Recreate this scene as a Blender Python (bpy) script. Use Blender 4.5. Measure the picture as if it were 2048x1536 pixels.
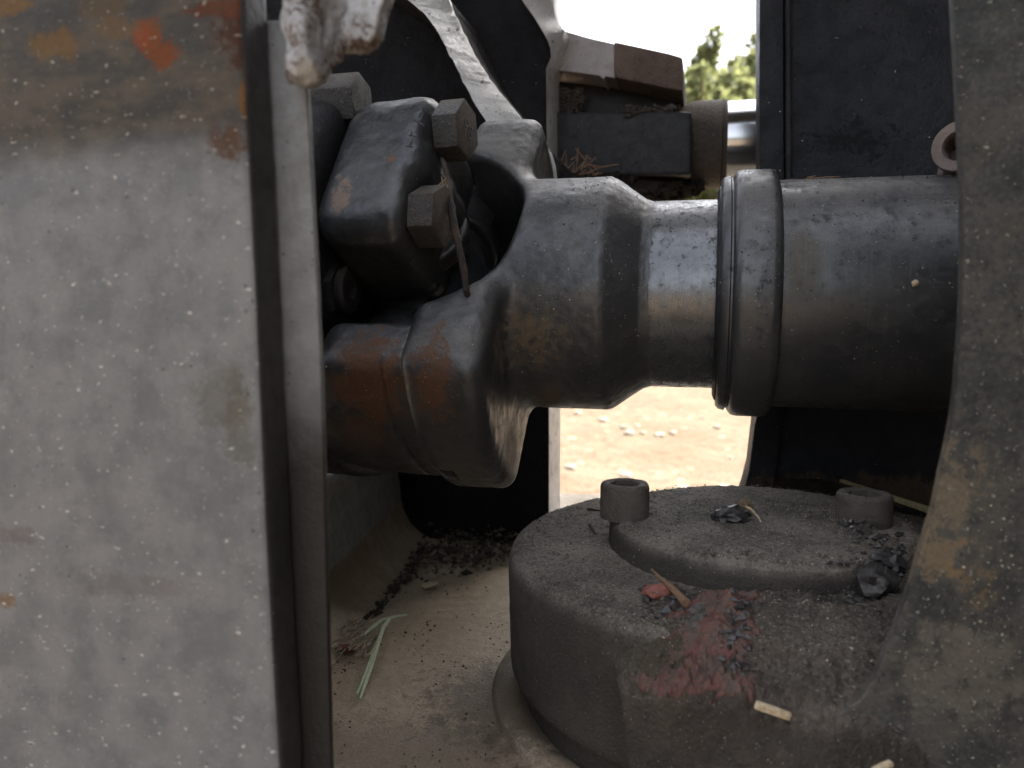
import bpy, bmesh, math, random
import numpy as np
from mathutils import Vector, Matrix
for o in list(bpy.data.objects): bpy.data.objects.remove(o)
random.seed(7); RNG = np.random.default_rng(7)
scene = bpy.context.scene
col = scene.collection
CZ = 1.10                                   # camera height above the ground; all local z values are relative to the camera
PITCH = math.radians(5.6)
F = 1550.0                                  # focal length in pixels of the 2048 wide photograph

# ------------------------------------------------------------------ camera
cam = bpy.data.cameras.new('camera'); camo = bpy.data.objects.new('camera', cam); col.objects.link(camo)
camo.location = (0, 0, CZ); camo.rotation_euler = (math.pi/2 - PITCH, 0, 0)
cam.sensor_width = 36; cam.lens = F/2048*36; cam.clip_start = .005; cam.clip_end = 2000
cam.dof.use_dof = True; cam.dof.focus_distance = .385; cam.dof.aperture_fstop = 11.5
scene.camera = camo

# ------------------------------------------------------------------ sky and sun
SUN_EL, SUN_AZ = math.radians(52), math.radians(62)     # azimuth clockwise from +Y: the sun stands to the right, beyond the machine
world = bpy.data.worlds.new('World'); scene.world = world; world.use_nodes = True
wn = world.node_tree.nodes; wl = world.node_tree.links
sky = wn.new('ShaderNodeTexSky'); sky.sky_type = 'NISHITA'; sky.sun_disc = False
sky.sun_elevation = SUN_EL; sky.sun_rotation = SUN_AZ; sky.dust_density = 6.0; sky.air_density = 1.0; sky.ozone_density = 1.0
bgn = wn['Background']; bgn.inputs['Strength'].default_value = .15
hs = wn.new('ShaderNodeHueSaturation'); hs.inputs['Saturation'].default_value = .32      # thin bright haze over the whole sky
wl.new(sky.outputs[0], hs.inputs['Color']); wl.new(hs.outputs[0], bgn.inputs['Color'])
sun = bpy.data.lights.new('sun', 'SUN'); suno = bpy.data.objects.new('sun', sun); col.objects.link(suno)
sun.energy = 4.0; sun.angle = math.radians(.5); sun.color = (1, .93, .82)
sd = Vector((math.sin(SUN_AZ)*math.cos(SUN_EL), math.cos(SUN_AZ)*math.cos(SUN_EL), math.sin(SUN_EL)))
suno.rotation_euler = sd.to_track_quat('Z', 'Y').to_euler(); suno.location = (3, 2, 6)
scene.view_settings.view_transform = 'Standard'; scene.view_settings.look = 'None'
scene.view_settings.exposure = 2.2; scene.view_settings.gamma = 1.0; scene.view_settings.use_curve_mapping = False
scene.render.engine = 'CYCLES'
scene.cycles.max_bounces = 5; scene.cycles.diffuse_bounces = 3; scene.cycles.glossy_bounces = 3; scene.cycles.transmission_bounces = 0; scene.cycles.volume_bounces = 0
scene.cycles.use_adaptive_sampling = True; scene.cycles.adaptive_threshold = .02; scene.cycles.caustics_reflective = False

# ------------------------------------------------------------------ pixel rays
cp, sp_ = math.cos(PITCH), math.sin(PITCH)
def ray(px, py):
    dx, dy = (px-1024)/F, (768-py)/F
    return Vector((dx, dy*sp_ + cp, dy*cp - sp_))
def at(px, py, Y):
    r = ray(px, py); return r*(Y/r.y)
def atz(px, py, z):
    r = ray(px, py); return r*(z/r.z)
def onp(px, py, p0, n):
    r = ray(px, py); return r*(p0.dot(n)/r.dot(n))

# ------------------------------------------------------------------ numeric noise
def _hash(ix, iy, iz, seed):
    h = (ix*374761393 + iy*668265263 + iz*2147483647 + seed*974634777) & 0xffffffff
    h = ((h ^ (h >> 13))*1274126177) & 0xffffffff
    h = ((h ^ (h >> 16))*2246822519) & 0xffffffff
    return ((h ^ (h >> 15)) & 0xffffff)/float(0xffffff)
def vnoise(P, seed=0):
    P = np.asarray(P, dtype=np.float64); f = np.floor(P); i = f.astype(np.int64); t = P-f; t = t*t*t*(t*(t*6-15)+10)
    r = 0
    for a in (0, 1):
        wx = t[..., 0] if a else 1-t[..., 0]
        for b in (0, 1):
            wy = t[..., 1] if b else 1-t[..., 1]
            for c in (0, 1):
                wz = t[..., 2] if c else 1-t[..., 2]
                r = r + wx*wy*wz*_hash(i[..., 0]+a, i[..., 1]+b, i[..., 2]+c, seed)
    return r*2-1
def fbm(P, octs=4, seed=0):
    r = 0; a = 1.0; s = 0; P = np.asarray(P)
    for k in range(octs):
        r = r + a*vnoise(P*(2**k), seed+k*17); s += a; a *= .5
    return r/s

# ------------------------------------------------------------------ object helpers
UP = Vector((0, 0, CZ))
def link(o, parent=None):
    col.objects.link(o)
    if parent is not None:
        o.parent = parent; o.location = -parent.location + o.location
    return o
def tag(o, label=None, cat=None, group=None, kind=None):
    if label: o['label'] = label
    if cat: o['category'] = cat
    if group: o['group'] = group
    if kind: o['kind'] = kind
    return o
def thing(name, loc, label, cat, group=None):
    o = bpy.data.objects.new(name, None); o.location = Vector(loc)+UP; o.empty_display_size = .02
    col.objects.link(o); return tag(o, label, cat, group)
def mesh_obj(name, verts, faces, mat, parent=None, smooth=True, sharp=35, origin=None):
    me = bpy.data.meshes.new(name)
    v = np.asarray(verts, dtype=np.float64) + np.array([0, 0, CZ])
    base = np.array(parent.location) if parent is not None and origin is None else (np.array(origin)+np.array([0, 0, CZ]) if origin is not None else np.zeros(3))
    if parent is None and origin is None: base = v.mean(axis=0)
    v = v - base
    me.from_pydata(v.tolist(), [], faces if isinstance(faces, list) else faces.tolist()); me.update()
    if smooth:
        me.polygons.foreach_set('use_smooth', [True]*len(me.polygons))
        if sharp: me.set_sharp_from_angle(angle=math.radians(sharp))
    o = bpy.data.objects.new(name, me); me.materials.append(mat); col.objects.link(o)
    if parent is not None:
        o.parent = parent
        # parent inverse: parents may themselves be meshes whose origin is already accounted for
        o.location = (0, 0, 0)
    else: o.location = base
    return o
def sub_obj(name, verts, faces, mat, part, root, **k):
    """sub-part: a child of a part whose own origin sits on the root"""
    o = mesh_obj(name, verts, faces, mat, None, origin=tuple(root.location-UP), **k)
    o.location = (0, 0, 0); o.parent = part; return o
def bm_out(bm):
    bm.verts.index_update(); vs = [tuple(v.co) for v in bm.verts]; fs = [[v.index for v in f.verts] for f in bm.faces]; bm.free(); return vs, fs
def prism(pts, back, bevel=0.0, seg=2):
    """front outline extruded along a vector"""
    bm = bmesh.new(); vs = [bm.verts.new(p) for p in pts]; f = bm.faces.new(vs)
    r = bmesh.ops.extrude_face_region(bm, geom=[f])
    bmesh.ops.translate(bm, vec=Vector(back), verts=[g for g in r['geom'] if isinstance(g, bmesh.types.BMVert)])
    bmesh.ops.recalc_face_normals(bm, faces=bm.faces)
    if bevel: bmesh.ops.bevel(bm, geom=bm.edges[:], offset=bevel, segments=seg, affect='EDGES', profile=.6, clamp_overlap=True)
    return bm_out(bm)
def lathe(profile, o, ax, e1, e2, n=96, closed=False):
    """profile list of (s, r) turned about axis ax through o"""
    vs = []; fs = []; m = len(profile)
    for (s, r) in profile:
        for k in range(n):
            a = 2*math.pi*k/n
            vs.append(o + ax*s + e1*(r*math.cos(a)) + e2*(r*math.sin(a)))
    for i in range(m-1):
        for k in range(n):
            k2 = (k+1) % n
            fs.append([i*n+k, i*n+k2, (i+1)*n+k2, (i+1)*n+k])
    if not closed:
        fs.append([k for k in range(n)][::-1]); fs.append([(m-1)*n+k for k in range(n)])
    else:
        for k in range(n):
            k2 = (k+1) % n
            fs.append([(m-1)*n+k, (m-1)*n+k2, k2, k])
    bm = bmesh.new(); bv = [bm.verts.new(v) for v in vs]
    for f in fs:
        try: bm.faces.new([bv[i] for i in f])
        except ValueError: pass
    bmesh.ops.recalc_face_normals(bm, faces=bm.faces)
    return bm_out(bm)
def tube(pts, rad, n=7):
    pts = [Vector(p) for p in pts]; vs = []; fs = []
    rr = rad if isinstance(rad, (list, tuple)) else [rad]*len(pts)
    for i, p in enumerate(pts):
        d = (pts[min(i+1, len(pts)-1)]-pts[max(i-1, 0)]).normalized()
        u = d.orthogonal().normalized() if i == 0 else (u - d*u.dot(d)).normalized()
        w = d.cross(u)
        for k in range(n):
            a = 2*math.pi*k/n; vs.append(p + u*(rr[i]*math.cos(a)) + w*(rr[i]*math.sin(a)))
    for i in range(len(pts)-1):
        for k in range(n):
            k2 = (k+1) % n; fs.append([i*n+k, i*n+k2, (i+1)*n+k2, (i+1)*n+k])
    fs.append(list(range(n))[::-1]); fs.append([(len(pts)-1)*n+k for k in range(n)])
    return vs, fs
def merge(*parts):
    vs = []; fs = []
    for v, f in parts:
        b = len(vs); vs += [tuple(x) for x in v]; fs += [[i+b for i in q] for q in f]
    return vs, fs

def strip_prism(L, R, back):
    """ribbon between two edge lines, given thickness along a vector"""
    n = len(L); back = Vector(back); vs = list(L)+list(R)+[p+back for p in L]+[p+back for p in R]; fs = []
    for i in range(n-1):
        fs += [[i, i+1, n+i+1, n+i], [2*n+i+1, 2*n+i, 3*n+i, 3*n+i+1], [i+1, i, 2*n+i, 2*n+i+1], [n+i, n+i+1, 3*n+i+1, 3*n+i]]
    fs += [[0, n, 3*n, 2*n], [n-1, 3*n-1, 4*n-1, 2*n-1]]
    bm = bmesh.new(); bv = [bm.verts.new(v) for v in vs]
    for f in fs: bm.faces.new([bv[k] for k in f])
    bmesh.ops.recalc_face_normals(bm, faces=bm.faces)
    return bm_out(bm)
# ------------------------------------------------------------------ signed distance casting: surface nets
def surfnet(f, lo, hi, h, newton=2):
    lo = np.array(lo, float); hi = np.array(hi, float); n = np.ceil((hi-lo)/h).astype(int)+1
    gx, gy, gz = [lo[i]+h*np.arange(n[i]) for i in range(3)]
    V = np.empty(n, np.float32)
    for i in range(n[0]):
        Y, Z = np.meshgrid(gy, gz, indexing='ij')
        V[i] = f(np.stack([np.full_like(Y, gx[i]), Y, Z], -1))
    ins = V < 0
    c = [ins[a:n[0]-1+a, b:n[1]-1+b, d:n[2]-1+d] for a in (0, 1) for b in (0, 1) for d in (0, 1)]
    s = sum(x.astype(np.int8) for x in c); act = (s > 0) & (s < 8)
    ci = np.argwhere(act); idx = -np.ones(act.shape, np.int64); idx[act] = np.arange(len(ci))
    acc = np.zeros((len(ci), 3)); cnt = np.zeros(len(ci))
    corners = [(a, b, d) for a in (0, 1) for b in (0, 1) for d in (0, 1)]
    for A in corners:
        for ax in range(3):
            if A[ax]: continue
            B = list(A); B[ax] = 1
            va = V[ci[:, 0]+A[0], ci[:, 1]+A[1], ci[:, 2]+A[2]]; vb = V[ci[:, 0]+B[0], ci[:, 1]+B[1], ci[:, 2]+B[2]]
            m = (va < 0) != (vb < 0); t = np.where(m, va/np.where(m, va-vb, 1), 0)
            p = np.array(A, float)[None, :].repeat(len(ci), 0); p[:, ax] = t
            acc[m] += p[m]; cnt[m] += 1
    P = lo + h*(ci + acc/cnt[:, None])
    faces = []
    for ax in range(3):
        o1, o2 = [(1, 2), (2, 0), (0, 1)][ax]
        sl = [slice(None)]*3; sl2 = [slice(None)]*3
        sl[ax] = slice(0, n[ax]-1); sl2[ax] = slice(1, n[ax])
        a = ins[tuple(sl)]; b = ins[tuple(sl2)]
        e = np.argwhere(a != b)
        e = e[(e[:, o1] > 0) & (e[:, o2] > 0) & (e[:, o1] < n[o1]-1) & (e[:, o2] < n[o2]-1)]
        fl = a[e[:, 0], e[:, 1], e[:, 2]]
        def cell(d1, d2):
            q = e.copy(); q[:, o1] += d1; q[:, o2] += d2; return idx[q[:, 0], q[:, 1], q[:, 2]]
        q = np.stack([cell(-1, -1), cell(0, -1), cell(0, 0), cell(-1, 0)], 1)
        q[~fl] = q[~fl][:, ::-1]; faces.append(q)
    faces = np.concatenate(faces); faces = faces[(faces >= 0).all(1)]
    eps = h*.25
    for _ in range(newton):
        v = f(P); g = np.stack([(f(P+np.eye(3)[i]*eps)-f(P-np.eye(3)[i]*eps))/(2*eps) for i in range(3)], 1)
        gl = np.maximum((g*g).sum(1), .25); st = (v/gl)[:, None]*g
        ln = np.linalg.norm(st, axis=1, keepdims=True); st *= np.minimum(1, .5*h/np.maximum(ln, 1e-12)); P = P-st
    return P, faces
def smin(a, b, k):
    h = np.clip(.5+.5*(b-a)/k, 0, 1); return b*(1-h)+a*h-k*h*(1-h)
def smax(a, b, k): return -smin(-a, -b, k)
def sbox(P, c, hs, r=0.0):
    q = np.abs(P-np.array(c))-(np.array(hs)-r); return np.linalg.norm(np.maximum(q, 0), axis=-1)+np.minimum(q.max(-1), 0)-r
def scap(P, a, b, r):
    a = np.array(a, float); b = np.array(b, float); d = b-a; t = np.clip(((P-a)@d)/max(d@d, 1e-12), 0, 1)
    return np.linalg.norm(P-a-t[..., None]*d, axis=-1)-r
def scyl(P, c, ax, r, hl, rd=0.0):
    q = P-np.array(c); l = np.abs(q[..., ax])-hl+rd; o = [i for i in range(3) if i != ax]
    d = np.sqrt(q[..., o[0]]**2+q[..., o[1]]**2)-r+rd
    return np.minimum(np.maximum(d, l), 0)+np.sqrt(np.maximum(d, 0)**2+np.maximum(l, 0)**2)-rd

# ------------------------------------------------------------------ materials
def lin(r, g=None, b=None):
    t = (r, g, b) if g is not None else r
    return tuple(((c/255+.055)/1.055)**2.4 if c/255 > .04045 else c/255/12.92 for c in t)
class NT:
    def __init__(s, name):
        s.m = bpy.data.materials.new(name); s.m.use_nodes = True; s.t = s.m.node_tree; s.n = s.t.nodes; s.l = s.t.links
        s.b = s.n['Principled BSDF']; g = s.n.new('ShaderNodeNewGeometry'); s.geo = g
        v = s.n.new('ShaderNodeVectorMath'); v.operation = 'SCALE'; v.inputs['Scale'].default_value = 1000
        s.l.new(g.outputs['Position'], v.inputs[0]); s.mm = v.outputs[0]
        sx = s.n.new('ShaderNodeSeparateXYZ'); s.l.new(g.outputs['Normal'], sx.inputs[0]); s.nz = sx.outputs['Z']
    def put(s, x, sock):
        if hasattr(x, 'is_linked') or isinstance(x, bpy.types.NodeSocket): s.l.new(x, sock)
        elif isinstance(x, tuple) and sock.type == 'RGBA': sock.default_value = (*x[:3], 1)
        else: sock.default_value = x
    def math(s, op, a, b=0.0, clamp=False, c=None):
        n = s.n.new('ShaderNodeMath'); n.operation = op; n.use_clamp = clamp; s.put(a, n.inputs[0]); s.put(b, n.inputs[1])
        if c is not None: s.put(c, n.inputs[2])
        return n.outputs[0]
    def noise(s, size, detail=4, rough=.55, off=(0, 0, 0), stretch=None, dist=0.0):
        n = s.n.new('ShaderNodeTexNoise'); n.inputs['Scale'].default_value = 1.0/size; n.inputs['Detail'].default_value = detail
        n.inputs['Roughness'].default_value = rough; n.inputs['Distortion'].default_value = dist
        s.l.new(s.vec(off, stretch), n.inputs['Vector']); return n.outputs['Fac']
    def vec(s, off=(0, 0, 0), stretch=None, rot=None):
        m = s.n.new('ShaderNodeMapping'); m.inputs['Location'].default_value = off
        if stretch: m.inputs['Scale'].default_value = stretch
        if rot: m.inputs['Rotation'].default_value = rot
        s.l.new(s.mm, m.inputs['Vector']); return m.outputs[0]
    def step(s, x, lo, hi):
        n = s.n.new('ShaderNodeMapRange'); n.interpolation_type = 'SMOOTHSTEP'; s.put(x, n.inputs['Value'])
        n.inputs['From Min'].default_value = lo; n.inputs['From Max'].default_value = hi; return n.outputs['Result']
    def mix(s, f, a, b):
        n = s.n.new('ShaderNodeMix'); n.data_type = 'RGBA'; s.put(f, n.inputs[0]); s.put(a, n.inputs[6]); s.put(b, n.inputs[7]); return n.outputs[2]
    def mixf(s, f, a, b):
        n = s.n.new('ShaderNodeMix'); n.data_type = 'FLOAT'; s.put(f, n.inputs[0]); s.put(a, n.inputs[2]); s.put(b, n.inputs[3]); return n.outputs[0]
    def specks(s, cell, rad, gate, off=(0, 0, 0), stretch=None, soft=.25, rot=None):
        """random spots: cell size and radius in mm; gate = share of cells that carry a spot"""
        v = s.n.new('ShaderNodeTexVoronoi'); v.inputs['Scale'].default_value = 1.0/cell; s.l.new(s.vec(off, stretch, rot), v.inputs['Vector'])
        r = rad/cell; sep = s.n.new('ShaderNodeSeparateColor'); s.l.new(v.outputs['Color'], sep.inputs[0])
        rr = s.math('MULTIPLY', sep.outputs[1], r)
        d = s.math('SUBTRACT', rr, v.outputs['Distance'])
        e = s.step(d, 0, r*soft); g = s.math('LESS_THAN', sep.outputs[0], gate)
        return s.math('MULTIPLY', e, g)
    def blob(s, p, rad, jag=6, amp=.5, soft=.3, off=None):
        """irregular patch about a world point (local coordinates, metres): radius vector in mm"""
        m = s.n.new('ShaderNodeVectorMath'); m.operation = 'SUBTRACT'; s.l.new(s.mm, m.inputs[0]); m.inputs[1].default_value = (p[0]*1000, p[1]*1000, (p[2]+CZ)*1000)
        k = s.n.new('ShaderNodeVectorMath'); k.operation = 'MULTIPLY'; s.l.new(m.outputs[0], k.inputs[0])
        rad = rad if isinstance(rad, tuple) else (rad,)*3
        k.inputs[1].default_value = tuple(1.0/x for x in rad)
        L = s.n.new('ShaderNodeVectorMath'); L.operation = 'LENGTH'; s.l.new(k.outputs[0], L.inputs[0])
        d = s.math('ADD', L.outputs['Value'], s.math('MULTIPLY', s.jag, amp*3.2))
        return s.math('SUBTRACT', 1.0, s.step(d, 1-soft, 1+soft))
    def bump(s, h, dist, strength=1.0, prev=None):
        n = s.n.new('ShaderNodeBump'); n.inputs['Distance'].default_value = dist; n.inputs['Strength'].default_value = strength
        s.put(h, n.inputs['Height'])
        if prev is not None: s.l.new(prev, n.inputs['Normal'])
        return n.outputs[0]
    def out(s, colr, rough, metal=0.0, normal=None, spec=.5):
        s.put(colr, s.b.inputs['Base Color']); s.put(rough, s.b.inputs['Roughness']); s.put(metal, s.b.inputs['Metallic'])
        s.b.inputs['Specular IOR Level'].default_value = spec
        if normal is not None: s.l.new(normal, s.b.inputs['Normal'])
        return s.m
def steel(name, base, base2, rough=.5, dust=(.16, .14, .12), dust_amt=.6, side_dust=.12, speck=(.35, .3), rust=(.10, .04, .015), rust_lo=.66, size=1.0,
          blobs=(), pit=.5, grain=.12, metal=0.0, big=40, spec=.5, speckcol=(.5, .45, .38), extra=None, bumpk=1.0, mott=.45, dcon=0.0):
    """painted and dirty machine steel. speck = (gate, radius mm)"""
    s = NT(name)
    n1 = s.noise(big*size, 4, .65); n2 = s.noise(7*size, 5, .68, (31, 7, 3)); n4 = s.noise(1.5*size, 3, .7, (15, 5, 9))
    s.jag = s.math('ADD', s.math('MULTIPLY', s.math('SUBTRACT', n2, .5), 1.6), s.math('MULTIPLY', s.math('SUBTRACT', n4, .5), .9))
    c = s.mix(s.step(n1, .36, .64), base, base2)
    c = s.mix(s.math('MULTIPLY', s.step(n2, .42, .72), mott), c, tuple(x*.5 for x in base))
    rg = s.mixf(s.step(n2, .35, .7), rough-.08, rough+.14)
    # settled dust, thicker on faces that look up
    up = s.step(s.nz, .05, .85); dn = s.step(s.math('ADD', n4, s.math('MULTIPLY', s.math('SUBTRACT', n1, .5), .9)), .36-dcon, .64+dcon)
    df = s.math('MULTIPLY', s.math('ADD', s.math('MULTIPLY', up, dust_amt), side_dust), dn, True)
    c = s.mix(df, c, dust); rg = s.mixf(df, rg, .9)
    dirt = df
    rm = s.step(s.math('ADD', s.math('MULTIPLY', n1, .55), s.math('MULTIPLY', n4, .45)), rust_lo-.05, rust_lo+.05)
    rc = s.mix(n4, tuple(x*.4 for x in rust), tuple(x*1.6 for x in rust)); c = s.mix(rm, c, rc); rg = s.mixf(rm, rg, .9); dirt = s.math('MAXIMUM', dirt, rm)
    for i, (p, rad, colr, jag, amp, st) in enumerate(blobs):
        bf = s.math('MULTIPLY', s.blob(p, rad, jag, amp), st)
        bc = s.mix(n4, tuple(x*.45 for x in colr), tuple(x*1.5 for x in colr)); c = s.mix(bf, c, bc); rg = s.mixf(bf, rg, .9); dirt = s.math('MAXIMUM', dirt, bf)
    pd = s.specks(2.2*size, .55*size, pit, (9, 3, 1)); c = s.mix(s.math('MULTIPLY', pd, .6), c, (.012, .01, .009))
    _th = .74-.12*speck[0]; sk = s.step(s.noise(1.25*size, 2, .6, (11, 2, 3)), _th, _th+.035); sk = s.math('MULTIPLY', sk, s.step(n2, .35, .6))
    c = s.mix(sk, c, speckcol); rg = s.mixf(sk, rg, .85)
    dirt = s.math('MAXIMUM', dirt, s.math('MAXIMUM', sk, pd))
    if extra: c, rg = extra(s, c, rg, n1, n2, n4, n4)
    hgt = s.math('ADD', s.math('MULTIPLY', n4, grain*5), s.math('ADD', s.math('MULTIPLY', n2, 1.1), s.math('MULTIPLY', sk, .3)))
    hgt = s.math('SUBTRACT', hgt, s.math('MULTIPLY', pd, .35))
    nb = s.bump(hgt, .001*size*bumpk, .8)
    mt = s.math('MULTIPLY', s.math('SUBTRACT', 1.0, dirt, True), metal) if metal else 0.0
    return s.out(c, rg, mt, nb, spec)

# ------------------------------------------------------------------ machine frame: the joint's shaft runs 14 degrees off the picture plane
ANG = math.radians(14)
a14 = Vector((math.cos(ANG), -math.sin(ANG), 0)); n14 = Vector((-math.sin(ANG), -math.cos(ANG), 0)); b14 = -n14
A0 = at(1700, 590, .40)
u_ = (770-1024)/F
t_ = (A0.x-u_*A0.y)/(math.cos(ANG)+u_*math.sin(ANG))
q_ = Vector((A0.x-t_*math.cos(ANG), A0.y+t_*math.sin(ANG), 0)); q_.z = at(770, 590, q_.y).z
AX = (A0-q_).normalized()                         # along the shaft, to the right
TN = Vector((AX.y, -AX.x, 0)).normalized()        # towards the camera
HU = TN.cross(AX).normalized()
if HU.z < 0: HU = -HU
ROLL = math.radians(44); PD = TN*math.sin(ROLL)-HU*math.cos(ROLL); QD = TN*math.cos(ROLL)+HU*math.sin(ROLL)
NPM = [np.array(v) for v in (AX, PD, QD)]
# the flange side of the joint stands at an angle to the shaft and carries its own near bearing block
S0 = -.225
JA, JR = math.radians(6), math.radians(31)
AXF = (AX*math.cos(JA)+TN*math.sin(JA)).normalized(); TNF = (TN*math.cos(JA)-AX*math.sin(JA)).normalized()
PF = TNF*math.sin(JR)-HU*math.cos(JR); QF = TNF*math.cos(JR)+HU*math.sin(JR); JC = A0+AX*S0
def to_flange(P): return np.array(JC) + (P[:, :1]-S0+.014)*np.array(AXF) + P[:, 1:2]*np.array(PF) + P[:, 2:3]*np.array(QF)
def fpq(s, p, q): return JC + AXF*(s-S0+.014) + PF*p + QF*q
def to_world(P): return np.array(A0) + P[:, :1]*NPM[0] + P[:, 1:2]*NPM[1] + P[:, 2:3]*NPM[2]
def spq(s, p, q): return A0 + AX*s + PD*p + QD*q
def swh(s, w, h): return A0 + AX*s + TN*w + HU*h

# ------------------------------------------------------------------ materials of the machine
RUST = (.17, .06, .018)
def shaft_extra(s, c, rg, n1, n2, n3, n4):
    d = s.n.new('ShaderNodeVectorMath'); d.operation = 'DOT_PRODUCT'; s.l.new(s.mm, d.inputs[0]); d.inputs[1].default_value = tuple(AX)
    t = s.n.new('ShaderNodeTexNoise'); t.noise_dimensions = '1D'; t.inputs['Scale'].default_value = 1.1; t.inputs['Detail'].default_value = 3; s.l.new(d.outputs['Value'], t.inputs['W'])   # turning marks round the shaft
    k = s.math('MULTIPLY', s.step(t.outputs['Fac'], .5, .8), s.step(n1, .35, .6)); c = s.mix(s.math('MULTIPLY', k, .35), c, (.13, .13, .13)); rg = s.mixf(s.math('MULTIPLY', k, .6), rg, .6)
    gk = s.step(s.math('ADD', s.math('MULTIPLY', n2, .7), s.math('MULTIPLY', n4, .4)), .60, .70); c = s.mix(s.math('MULTIPLY', gk, .4), c, (.03, .025, .022)); rg = s.mixf(gk, rg, .8); return c, rg
M_shaft = steel('shaft_steel', (.062, .065, .070), (.084, .087, .091), .36, metal=.65, bumpk=.14, mott=.25, dust=(.15, .135, .12), dust_amt=.35, side_dust=.05, speck=(.22, .28), rust_lo=.75, extra=shaft_extra, grain=.05, pit=.25,
                blobs=[(swh(-.03, .055, .012), (7, 9, 16), (.085, .075, .05), 5, .35, .55)])
M_neck = steel('polished_neck', (.128, .134, .142), (.158, .164, .172), .28, metal=.8, bumpk=.1, mott=.2, dust=(.15, .135, .12), dust_amt=.25, side_dust=.04, speck=(.15, .24), rust_lo=.78, extra=shaft_extra, grain=.04, pit=.2)
M_yoke = steel('yoke_casting', (.064, .066, .070), (.090, .092, .095), .38, metal=.6, bumpk=.3, mott=.3, dust=(.15, .13, .11), dust_amt=.35, side_dust=.08, speck=(.3, .3), rust_lo=.71, grain=.1, pit=.35,
               blobs=[(at(1060, 690, .372), (14, 16, 19), (.12, .09, .052), 4, .7, .8), (at(870, 760, .355), (9, 20, 20), (.12, .05, .021), 6, .6, .8),
                      (at(1020, 900, .40), (5, 20, 14), (.16, .09, .045), 6, .6, .45), (at(1100, 800, .40), (8, 16, 8), (.11, .07, .045), 4, .5, .6)])
M_block = steel('bearing_block_steel', (.056, .060, .066), (.082, .086, .091), .35, metal=.6, bumpk=.3, mott=.3, dust=(.15, .125, .10), dust_amt=.3, side_dust=.07, speck=(.25, .3), rust_lo=.69, grain=.1, pit=.35,
               blobs=[(at(735, 770, .36), (15, 25, 24), (.13, .056, .023), 7, .6, .8), (at(672, 372, .37), (5, 12, 11), (.30, .22, .17), 4, .6, .8),
                      (at(775, 310, .37), (3, 8, 2), (.2, .09, .04), 3, .5, .8), (at(720, 870, .38), (16, 25, 12), (.09, .045, .025), 6, .5, .6)])
M_bolt = steel('bolt_steel', (.032, .033, .034), (.05, .047, .044), .55, dust=(.10, .078, .056), dust_amt=.3, side_dust=.25, speck=(.4, .3), rust_lo=.66, rust=(.11, .06, .032), grain=.5, pit=.8, bumpk=.7)
M_bolt_end = steel('bolt_end_rust', (.05, .038, .029), (.08, .06, .043), .8, dust=(.13, .10, .07), dust_amt=.4, side_dust=.35, speck=(.3, .3), rust_lo=.6, rust=(.13, .065, .03), grain=.9, pit=.9, bumpk=1.0, size=.7)
M_black = steel('greasy_shaded_steel', (.016, .016, .0185), (.024, .024, .027), .5, spec=.3, dust=(.06, .05, .045), dust_amt=.3, side_dust=.05, speck=(.12, .25), rust_lo=.8)
M_frame = steel('frame_paint_dark', (.007, .0068, .0085), (.010, .0095, .0115), .5, dust=(.07, .06, .055), dust_amt=.5, side_dust=.03, speck=(.05, .35), rust_lo=.78, size=1.6, spec=.1)
M_post = steel('post_paint', (.0125, .0132, .016), (.016, .0168, .020), .5, dust=(.07, .06, .05), dust_amt=.5, side_dust=.04, speck=(.08, .3), rust_lo=.8, size=1.8, spec=.15,
               blobs=[(at(1720, 985, .50), (90, 40, 12), (.075, .052, .035), 8, .5, .9), (at(1700, 280, .5), (22, 10, 9), (.012, .012, .013), 4, .9, .9)])
def edge_extra(s, c, rg, n1, n2, n3, n4):
    k = s.step(s.math('ADD', s.math('MULTIPLY', n2, .6), s.math('MULTIPLY', n4, .5)), .63, .70)
    c = s.mix(s.math('MULTIPLY', k, .9), c, (.05, .045, .045)); rg = s.mixf(k, rg, .8); return c, rg
M_edge = steel('worn_bare_edge', (.80, .80, .80), (.7, .69, .68), .46, metal=.45, mott=.3, bumpk=.7, dust=(.45, .43, .4), dust_amt=.3, side_dust=.1, speck=(.1, .3), rust_lo=.78, pit=.4, extra=edge_extra, size=1.3)
M_shaded_edge_nut = steel('shaded_edge_nut_steel', (.030, .029, .031), (.042, .041, .045), .45, side_dust=.05, speck=(.06, .25), rust_lo=.76, spec=.4, bumpk=.3)  # dark tone: painted shade on the plate's edges, plain colour on the nut
M_lug = steel('lug_brown', (.19, .13, .108), (.25, .175, .145), .85, dust=(.25, .19, .15), dust_amt=.5, side_dust=.3, speck=(.3, .35), rust_lo=.7, grain=.9, pit=.8, size=1.2, bumpk=1.6)
M_lug2 = steel('lug_grey', (.36, .325, .32), (.46, .42, .41), .5, dust=(.3, .25, .22), dust_amt=.5, side_dust=.2, speck=(.2, .3), rust_lo=.72, size=1.5)
M_gland = steel('gland_muddy', (.022, .018, .016), (.04, .03, .025), .55, dust=(.13, .095, .066), dust_amt=.6, side_dust=.3, speck=(.3, .35), rust_lo=.7, grain=.4, size=1.5)
M_rod = NT('chrome_rod'); M_rod = M_rod.out((.55, .56, .58), .16, 1.0)
M_dirt = steel('packed_dirt', (.03, .024, .02), (.05, .038, .03), .9, dust=(.09, .07, .055), dust_amt=.6, side_dust=.2, speck=(.2, .3), rust_lo=.8, grain=.8, bumpk=2, spec=.2)

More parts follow.
